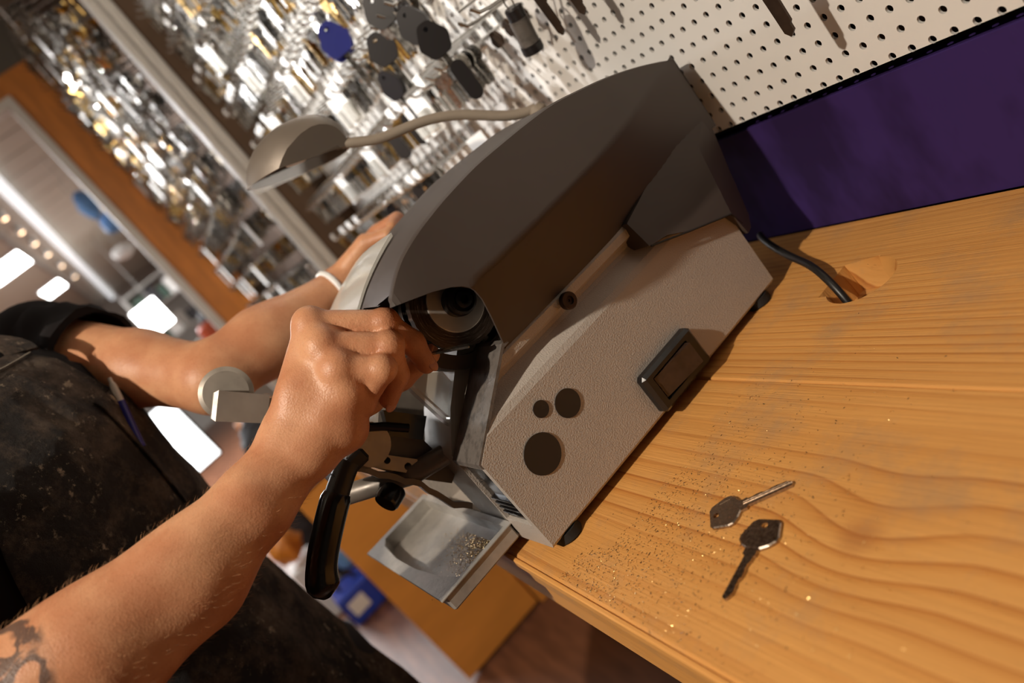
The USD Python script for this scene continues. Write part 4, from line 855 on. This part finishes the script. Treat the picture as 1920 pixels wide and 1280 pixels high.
pP, pD, pT = A3((-.0697, -.5088, -.0330)), A3((-.0926, -.5236, -.0393)), A3((-.1098, -.5234, -.0362))
tC, tM_, tI, tT = A3((-.102, -.5401, -.0255)), A3((-.1101, -.4956, -.0403)), A3((-.1019, -.4629, -.0453)), A3((-.0836, -.4342, -.0447))
heel = A3((-.0798, -.5322, -.0370))
palm = blend([cone(wU, iM, .0185, .0122), cone((wU + wL) / 2, mM, .0185, .0125), cone(wL, rM, .018, .0122), cone(wL, pM, .018, .0118), cone(iM, mM, .0112, .0115), cone(mM, rM, .0115, .0112), cone(rM, pM, .0112, .011),
              cone(wL, heel, .0185, .019), cone(heel, pM, .019, .013), cone(tC, tM_, .0185, .0145), cone(tC, heel, .018, .018), ell((-.092, -.525, -.012), (.018, .028, .026))], .010)
palm = blend([palm, ell(iM + A3((.002, -.001, .002)), (.0118, .0112, .0112)), ell(mM + A3((.0025, -.002, .002)), (.0112, .0110, .0110)), ell(rM + A3((.0025, -.002, .001)), (.0108, .0106, .0106)), ell(pM + A3((.001, -.002, .0)), (.0098, .0095, .0095)), ell((-.081, -.535, -.002), (.014, .026, .026))], .009)
def finger(a, b, c, d, r): return blend([cone(a, b, r[0], r[1]), cone(b, c, r[1] * .97, r[2]), cone(c, d, r[2], r[3]), ell(b + A3((.0015, .001, .001)), (r[1] * 1.0,) * 3)], .0045)
fings = [finger(iM, iP, iD, iT, (.0122, .0112, .0104, .0086)), finger(mM, mP, mD, mT, (.0124, .0114, .0102, .0084)), finger(rM, rP, rD, rT, (.0122, .0112, .0102, .0084)), finger(pM, pP, pD, pT, (.0114, .0104, .0096, .0082)), finger(tC, tM_, tI, tT, (.0150, .0130, .0118, .0090))]
def hand(p):
    o, pl = None, palm(p)
    for f in fings:
        d = smin(pl, f(p), .005); o = d if o is None else smin(o, d, .0012)
    return o
fore = blend([cone(RE, RM1, .043, .046), cone(RM1, RM2, .046, .0395), cone(RM2, RM3, .0385, .0300), cone(RM3, wU, .0235, .0200), cone(RM3 + A3((.002, .002, -.006)), wL, .0235, .0200),
              cone(RM1 + A3((.004, -.02, .020)), RM2 + A3((.004, .02, .014)), .030, .020), cone(RE + A3((.0, .01, -.012)), RM2 + A3((.004, -.01, -.012)), .034, .026),
              cone(RM1 + A3((.016, -.03, .012)), RM3 + A3((.012, .0, .010)), .026, .013), cone(RM1 + A3((.012, -.02, -.020)), RM3 + A3((.010, .0, -.012)), .026, .013), cone(RE, RE * .5 + RS * .5, .042, .049), cone(RE * .5 + RS * .5, RS, .050, .055)], .016)
fore = blend([fore, ell(wU + A3((.010, -.012, .000)), (.0075, .010, .0075))], .008)
arm_r = lambda p: smin(fore(p), hand(p), .010)
AR = surfnet(arm_r, (-.36, -1.02, -.11), (.03, -.40, .28), .0021, smooth=3)
# left arm
LS, LE, LW, LH = A3((-.5893, -.6980, .2000)), A3((-.3900, -.5735, .0450)), A3((-.4235, -.3839, .0256)), A3((-.4220, -.3010, .0200))
LMid = LE * .62 + LW * .38
lf = []
for i, (dx, dz) in enumerate(((.006, .030), (.012, .010), (.012, -.010), (.008, -.028))):
    a_ = LH + A3((dx, 0, dz)); lf.append(blend([cone(LH + A3((0, -.03, dz * .8)), a_, .011, .010), cone(a_, a_ + A3((.030, .022, -.002)), .010, .009), cone(a_ + A3((.030, .022, -.002)), a_ + A3((.050, .004, -.004)), .009, .0075)], .003))
lth = blend([cone(LW + A3((.01, .02, .015)), LH + A3((.035, -.03, .030)), .015, .012), cone(LH + A3((.035, -.03, .03)), LH + A3((.058, -.008, .022)), .011, .009)], .005)
lpalm = blend([cone(LW, LH + A3((0, 0, .022)), .024, .012), cone(LW, LH + A3((0, 0, -.02)), .024, .012), cone(LH + A3((0, -.01, .022)), LH + A3((0, -.01, -.02)), .013, .012)], .012)
larm = blend([cone(LS, LS * .4 + LE * .6, .050, .043), cone(LS * .4 + LE * .6, LE, .043, .037), cone(LE, LMid, .037, .040), cone(LMid, LW, .040, .025), cone(LE + A3((.0, .02, .004)), LMid + A3((0, .03, .0)), .028, .028)], .018)
def arm_l(p):
    o, pl = None, smin(larm(p), lpalm(p), .012)
    for f in lf + [lth]:
        d = smin(pl, f(p), .006); o = d if o is None else smin(o, d, .0015)
    return o
AL = surfnet(arm_l, (-.70, -.79, -.04), (-.30, -.24, .30), .0034, smooth=2)
# torso, neck, head, legs
LAT, FACE = A3((.836, -.548, 0)), A3((.548, .836, 0)); CEN = A3((-.442, -.822, 0))
LV = np.array([(-.46, .170, .120, -.030), (-.40, .182, .130, -.0296), (-.32, .182, .134, -.0281), (-.22, .172, .132, -.0256), (-.10, .168, .130, -.0168), (.02, .176, .128, .0012), (.10, .184, .120, .0172), (.17, .186, .106, .0119), (.215, .165, .090, -.004), (.240, .120, .075, -.012), (.262, .075, .062, -.010), (.285, .058, .056, -.004), (.33, .055, .055, .006)])
def lev(z): return [np.interp(z, LV[:, 0], LV[:, i]) for i in (1, 2, 3)]
def tp_(phi, z, off=0.0, ex=2.4):
    a_, b_, s = lev(z); c, sn = np.cos(phi), np.sin(phi)          # phi measured from the facing direction towards his right
    r = (np.abs(c / (b_ + off)) ** ex + np.abs(sn / (a_ + off)) ** ex) ** (-1 / ex)
    return CEN + FACE * (s + r * c) + LAT * (r * sn) + A3((0, 0, z))
def loft(zs, off, n=56, cap=True):
    V = np.array([[tp_(2 * np.pi * j / n, z, o) for j in range(n)] for z, o in zip(zs, np.broadcast_to(off, len(zs)))]).reshape(-1, 3); F = []
    for i in range(len(zs) - 1):
        for j in range(n): a_, b_ = i * n + j, i * n + (j + 1) % n; F += [(a_, b_ + n, b_), (a_, a_ + n, b_ + n)]
    k = len(V); V = np.vstack([V, V[:n].mean(0), V[-n:].mean(0)])
    for j in range(n): F += [(k, j, (j + 1) % n), (k + 1, (len(zs) - 1) * n + (j + 1) % n, (len(zs) - 1) * n + j)]
    m = trimesh.Trimesh(V, np.array(F), process=False); trimesh.repair.fix_normals(m); return mani(m)
NK, HD = CEN + A3((.0, .0, .315)), CEN + FACE * .060 + A3((0, 0, .445))
FD = FACE * .86 + A3((0, 0, -.50)); FD /= np.linalg.norm(FD); UP = np.cross(LAT, FD) * -1
UP = UP if UP[2] > 0 else -UP
HB = np.stack([LAT, FD, UP], 1); hp = lambda x, y, z: HD + HB @ A3((x, y, z))
head = blend([ell(hp(0, -.008, .035), (.074, .094, .088), HB), ell(hp(0, .018, -.045), (.056, .072, .072), HB), cone(NK - A3((0, 0, .05)), hp(0, -.03, -.05), .056, .054), cone(hp(0, .086, .010), hp(0, .106, -.022), .008, .0135), ell(hp(0, .076, -.062), (.026, .016, .010), HB), ell(hp(0, .070, -.100), (.022, .018, .016), HB),
              ell(hp(.03, .082, .022), (.020, .010, .007), HB), ell(hp(-.03, .082, .022), (.020, .010, .007), HB), ell(hp(.076, -.006, -.012), (.010, .018, .030), HB), ell(hp(-.076, -.006, -.012), (.010, .018, .030), HB)], .012)
HDm = surfnet(head, HD - .28, HD + .21, .0045, smooth=1, margin=2.6)
hips = CEN + A3((0, 0, -.42))
legs = []
for s in (-1, 1):
    h_ = hips + LAT * .095 * s; k_ = h_ + FACE * .02 + A3((0, 0, -.36)); f_ = A3((h_[0], h_[1], -ZF + .07)) + LAT * .03 * s
    legs.append(surfnet(blend([cone(h_ + A3((0, 0, .06)), k_, .095, .060), cone(k_, f_, .058, .042), cone(f_ - A3((0, 0, .02)), f_ + FACE * .15 - A3((0, 0, .035)), .042, .032)], .03), np.minimum(h_, f_) - .16, np.maximum(h_, f_) + .24, .009, smooth=1))
pw = Thing("person", "person in a black T-shirt and a stained dark leather apron working at the machine", "person", (CEN[0], CEN[1], -ZF))
body_m = loft(np.linspace(-.46, .30, 34), 0.0) + mani(AR) + mani(AL) + mani(HDm) + mani(legs[0]) + mani(legs[1])
bp = pw.part("body", body_m, "skin", True)
# shirt: torso shell and sleeves, open sleeve ends
zs = np.linspace(-.34, .262, 40)
sl_r, sl_l = RS * .45 + RE * .55, LS * .66 + LE * .34
def sleeve(S, E, r0, r1, outw):
    d = (E - S) / np.linalg.norm(E - S); n, k = 30, 14; V = []
    fr2 = frame(d, (0, 0, 1))
    for i in range(k):
        t = i / (k - 1); c = S + (E - S) * t
        for j in range(n):
            a_ = 2 * np.pi * j / n; w = .0035 * math.sin(3 * a_ + 9 * t) * t + .002 * math.sin(7 * a_ - 14 * t)
            V.append(c + fr2 @ A3((math.cos(a_), math.sin(a_), 0)) * (r0 + (r1 - r0) * t + w))
    return tube_from(V, n, k)
def tube_from(V, n, k):
    F = []
    for i in range(k - 1):
        for j in range(n): a_, b_ = i * n + j, i * n + (j + 1) % n; F += [(a_, b_, b_ + n), (a_, b_ + n, a_ + n)]
    V = np.vstack([V, V[0:n] and np.mean(V[:n], 0), np.mean(V[-n:], 0)]) if isinstance(V, list) else V
    q = len(V)
    for j in range(n): F += [(q - 2, (j + 1) % n, j), (q - 1, (k - 1) * n + j, (k - 1) * n + (j + 1) % n)]
    m = trimesh.Trimesh(V, np.array(F), process=False); trimesh.repair.fix_normals(m); return mani(m)
shirt = loft(zs, .007) + sleeve(RS, sl_r, .066, .068, 1) + sleeve(LS, sl_l, .066, .068, 1) + Manifold.sphere(.068, 40).translate(tuple(RS)) + Manifold.sphere(.068, 40).translate(tuple(LS))
for S, E in ((RS, sl_r), (LS, sl_l)):
    d = (E - S) / np.linalg.norm(E - S); shirt -= mani(tube([E - d * .045, E + d * .03], .0605, 28))
pw.part("t_shirt", shirt, "shirt_black", 40)
# apron: bib with cut-away armholes, long skirt
def apron_w(z):      # angular half widths (towards his left, towards his right)
    return np.interp(z, [-.9, -.30, -.15, -.05, .03, .10, .165, .205], [1.9, 1.6, 1.25, .80, .64, .56, .50, .46]), np.interp(z, [-.9, -.30, -.10, 0, .05, .10, .165, .205], [1.9, 1.4, 1.10, 1.03, .97, .88, .66, .58])
def ap_pt(phi, z, off):
    zz = max(z, -.40); p = tp_(phi, zz, off + max(0, -.34 - z) * .10, 2.2); p = A3((p[0], p[1], z))
    w = .010 * (meshkit.fbm(np.array([[phi * 2.1 + 3, z * 5.0, .3]]), 3, 5)[0] - .5) + .006 * (meshkit.fbm(np.array([[phi * 6 + 1, z * 14.0, 2.3]]), 2, 8)[0] - .5)
    d = p - CEN; d[2] = 0; return p + d / np.linalg.norm(d) * w * 2.0
def sheet(phis_of, zs, off, th, nphi):
    P = [[ap_pt(f, z, off) for f in np.linspace(*phis_of(z), nphi)] for z in zs]; Q = [[ap_pt(f, z, off + th) for f in np.linspace(*phis_of(z), nphi)] for z in zs]
    P, Q = np.array(P).reshape(-1, 3), np.array(Q).reshape(-1, 3); n, F, o = nphi, [], len(P)
    for i in range(len(zs) - 1):
        for j in range(n - 1): a_ = i * n + j; F += [(a_, a_ + 1, a_ + n), (a_ + 1, a_ + n + 1, a_ + n)]
    F = np.array(F); k = len(zs)
    edge = [j for j in range(n)] + [i * n + n - 1 for i in range(1, k)] + [(k - 1) * n + j for j in range(n - 2, -1, -1)] + [i * n for i in range(k - 2, 0, -1)]
    S = []
    for a_, b_ in zip(edge, edge[1:] + edge[:1]): S += [(a_, b_, b_ + o), (a_, b_ + o, a_ + o)]
    m = trimesh.Trimesh(np.vstack([P, Q]), np.vstack([F, F[:, ::-1] + o, S]), process=False); trimesh.repair.fix_normals(m); return m
zs_a = np.linspace(.205, -.86, 94)
apn = pw.part("apron", sheet(lambda z: (-apron_w(z)[0], apron_w(z)[1]), zs_a, .0145, .0032, 70), "apron_leather", True, label="stained dark brown leather apron")
pw.part("pocket", sheet(lambda z: (-.58, -.20), np.linspace(.108, -.04, 16), .0185, .003, 14), "apron_leather", True, under=apn)
pw.part("hem", sheet(lambda z: (-.455, .575), np.linspace(.204, .190, 4), .0170, .0022, 30), "apron_leather", True, under=apn)
V = []
for f in np.linspace(-.43, .55, 60): V.append(ap_pt(f, .1925, .0212))
st = [tube([V[i], V[i] * .35 + V[i + 1] * .65], .0006, 4) for i in range(0, 59, 1)]
pw.part("stitching", cat_(*st), "stitch", True, under=apn, kind="stuff")
for s in (-1, 1):
    a0 = ap_pt(.52 if s > 0 else -.42, .196, .018); pth = [a0, tp_(.55 * s, .222, .020), tp_(.62 * s, .240, .018), tp_(1.1 * s, .262, .012), tp_(2.2 * s, .268, .012)]
    pth = spline(pth, 20); wv_ = np.cross(np.gradient(pth, axis=0), FACE * .6 + A3((0, 0, .8))); wv_ /= np.linalg.norm(wv_, axis=1, keepdims=True); nr = np.cross(wv_, np.gradient(pth, axis=0)); nr /= np.linalg.norm(nr, axis=1, keepdims=True)
    cs_ = np.stack([pth - wv_ * .016, pth + wv_ * .016, pth + wv_ * .016 + nr * .003, pth - wv_ * .016 + nr * .003], 1).reshape(-1, 3)
    pw.part("strap", tube_from(list(cs_), 4, 20), "apron_leather", 40, under=apn)
# trousers, hair, bracelet, nails
tr_ = [trimesh.Trimesh(l.vertices + l.vertex_normals * .008, l.faces, process=False) for l in legs]
pw.part("trousers", (mani(tr_[0]) + mani(tr_[1]) + loft(np.linspace(-.45, -.30, 8), .004)).trim_by_plane((0, 0, 1), -ZF + .09), "trousers_dark", True)
pw.part("shoes", (mani(tr_[0]) + mani(tr_[1])).trim_by_plane((0, 0, -1), ZF - .11).trim_by_plane((0, 0, 1), -ZF + .001), "box_dark", True)
hair = surfnet(lambda p: np.maximum(blend([ell(hp(0, -.014, .045), (.084, .100, .092), HB), ell(hp(0, -.05, .0), (.076, .06, .075), HB)], .01)(p), (HD + HB @ A3((0, .030, .030)) - p) @ (HB @ A3((0, -.72, .69)))), HD - .21, HD + .21, .006, smooth=1, margin=2.6)
pw.part("hair", hair, "hair_brown", True)
for sx_ in (-1, 1):
    ey = pw.part("eye", cat_(xf(trimesh.creation.icosphere(2, .0115), None, hp(.031 * sx_, .0785, .021))), "tag_white", True, under=bp)
    pw.part("iris", xf(trimesh.creation.icosphere(2, .0062), None, hp(.031 * sx_, .0850, .0195)), "hair_brown", True, under=bp)
    pw.part("eyebrow", tube([hp(.012 * sx_, .093, .041), hp(.030 * sx_, .094, .046), hp(.048 * sx_, .084, .042)], .0042, 8), "hair_brown", True, under=bp)
d = (LW - LE) / np.linalg.norm(LW - LE); f3 = frame(d)
pw.part("bracelet", tube([LW - d * .012 + f3 @ A3((math.cos(a_), math.sin(a_), 0)) * .0285 for a_ in np.linspace(0, 2 * np.pi, 33)], .0042, 8), "tag_white", True, label="pale bracelet on the far wrist")
for nm, (D_, T_), outw in (("index", (iD, iT), A3((.75, .40, -.10))), ("middle", (mD, mT), A3((.85, .1, -.3))), ("thumb", (tI, tT), A3((.55, -.2, .8)))):
    ax_ = (T_ - D_) / np.linalg.norm(T_ - D_); o_ = outw - ax_ * (outw @ ax_); o_ /= np.linalg.norm(o_); sd = np.cross(ax_, o_); c_ = T_ + o_ * .0062 + ax_ * .0028
    sp = trimesh.creation.icosphere(2, 1.0); v = sp.vertices * A3((.0052, .0018, .0066)) @ np.stack([sd, o_, ax_]) + c_
    pw.part("fingernail", (v, sp.faces), "nail", True, under=bp)
vv, nn_ = AR.vertices, AR.vertex_normals
cand = np.flatnonzero((vv[:, 1] < -.585) & (vv[:, 1] > -.80)); pick = nrg.choice(cand, 900, replace=False); ax_ = (wL - RE) / np.linalg.norm(wL - RE)
hp_ = np.stack([vv[pick], vv[pick] + nn_[pick] * .0022 + ax_ * .0016, vv[pick] + nn_[pick] * .0034 + ax_ * .0042 + nrg.normal(0, .0006, (900, 3))], 1) - pw.loc + [0, 0, ZF]
hc = UsdGeom.BasisCurves.Define(stage, pw.path + "/arm_hair"); hc.CreateTypeAttr("linear"); hc.CreateCurveVertexCountsAttr([3] * 900)
hc.CreatePointsAttr([Gf.Vec3f(*map(float, q)) for q in hp_.reshape(-1, 3)]); hc.CreateWidthsAttr([.00011, .00009, .00003] * 900); hc.SetWidthsInterpolation("vertex")
UsdShade.MaterialBindingAPI.Apply(hc.GetPrim()).Bind(M["hair_light"]); hc.GetPrim().SetCustomDataByKey("kind", "stuff")
# pen in the apron pocket
p1, p0 = A3((-0.4186, -0.6524, 0.1191)), A3((-0.3970, -0.6773, 0.0435))
d = p1 - p0; d /= np.linalg.norm(d)
pn = Thing("pen", "blue ballpoint pen with a pale tip stuck in the apron pocket", "pen", tuple(p0))
pn.part("barrel", tube([p1 - d * .088, p1 - d * .030], .0048, 14), "pen_blue", 40); pn.part("grip", tube([p1 - d * .030, p1 - d * .027, p1 - d * .010, p1 - d * .007], [.0046, .0046, .0040, .003], 14), "pen_grip", 40)
pn.part("button", tube([p1 - d * .007, p1], .0022, 10), "pen_grip", 40)
# the key being cut, held between index finger and thumb
ck = Thing("cut_key", "key blank pinched between index finger and thumb under the cutter wheel", "key", (-.078, -.437, -.045))
k0, k1 = A3((-.0800, -.4385, -.0405)), A3((-.0640, -.4120, -.0560)); kd_ = (k1 - k0) / np.linalg.norm(k1 - k0); kn = np.cross(kd_, A3((.9, -.45, 0))); kn /= np.linalg.norm(kn); kb = np.cross(kn, kd_)
KB = np.stack([kd_, kb, kn], 1)
ck.part("blade", xf(cbox(.006, .040, -.004, .004, -.0011, .0011, .0004), KB, k0), "nickel", 20); ck.part("head", xf(xf(extr(Point(0, 0).buffer(.0095, 8), .0022), None, (-.002, 0, -.0011)), KB, k0), "nickel", 20)
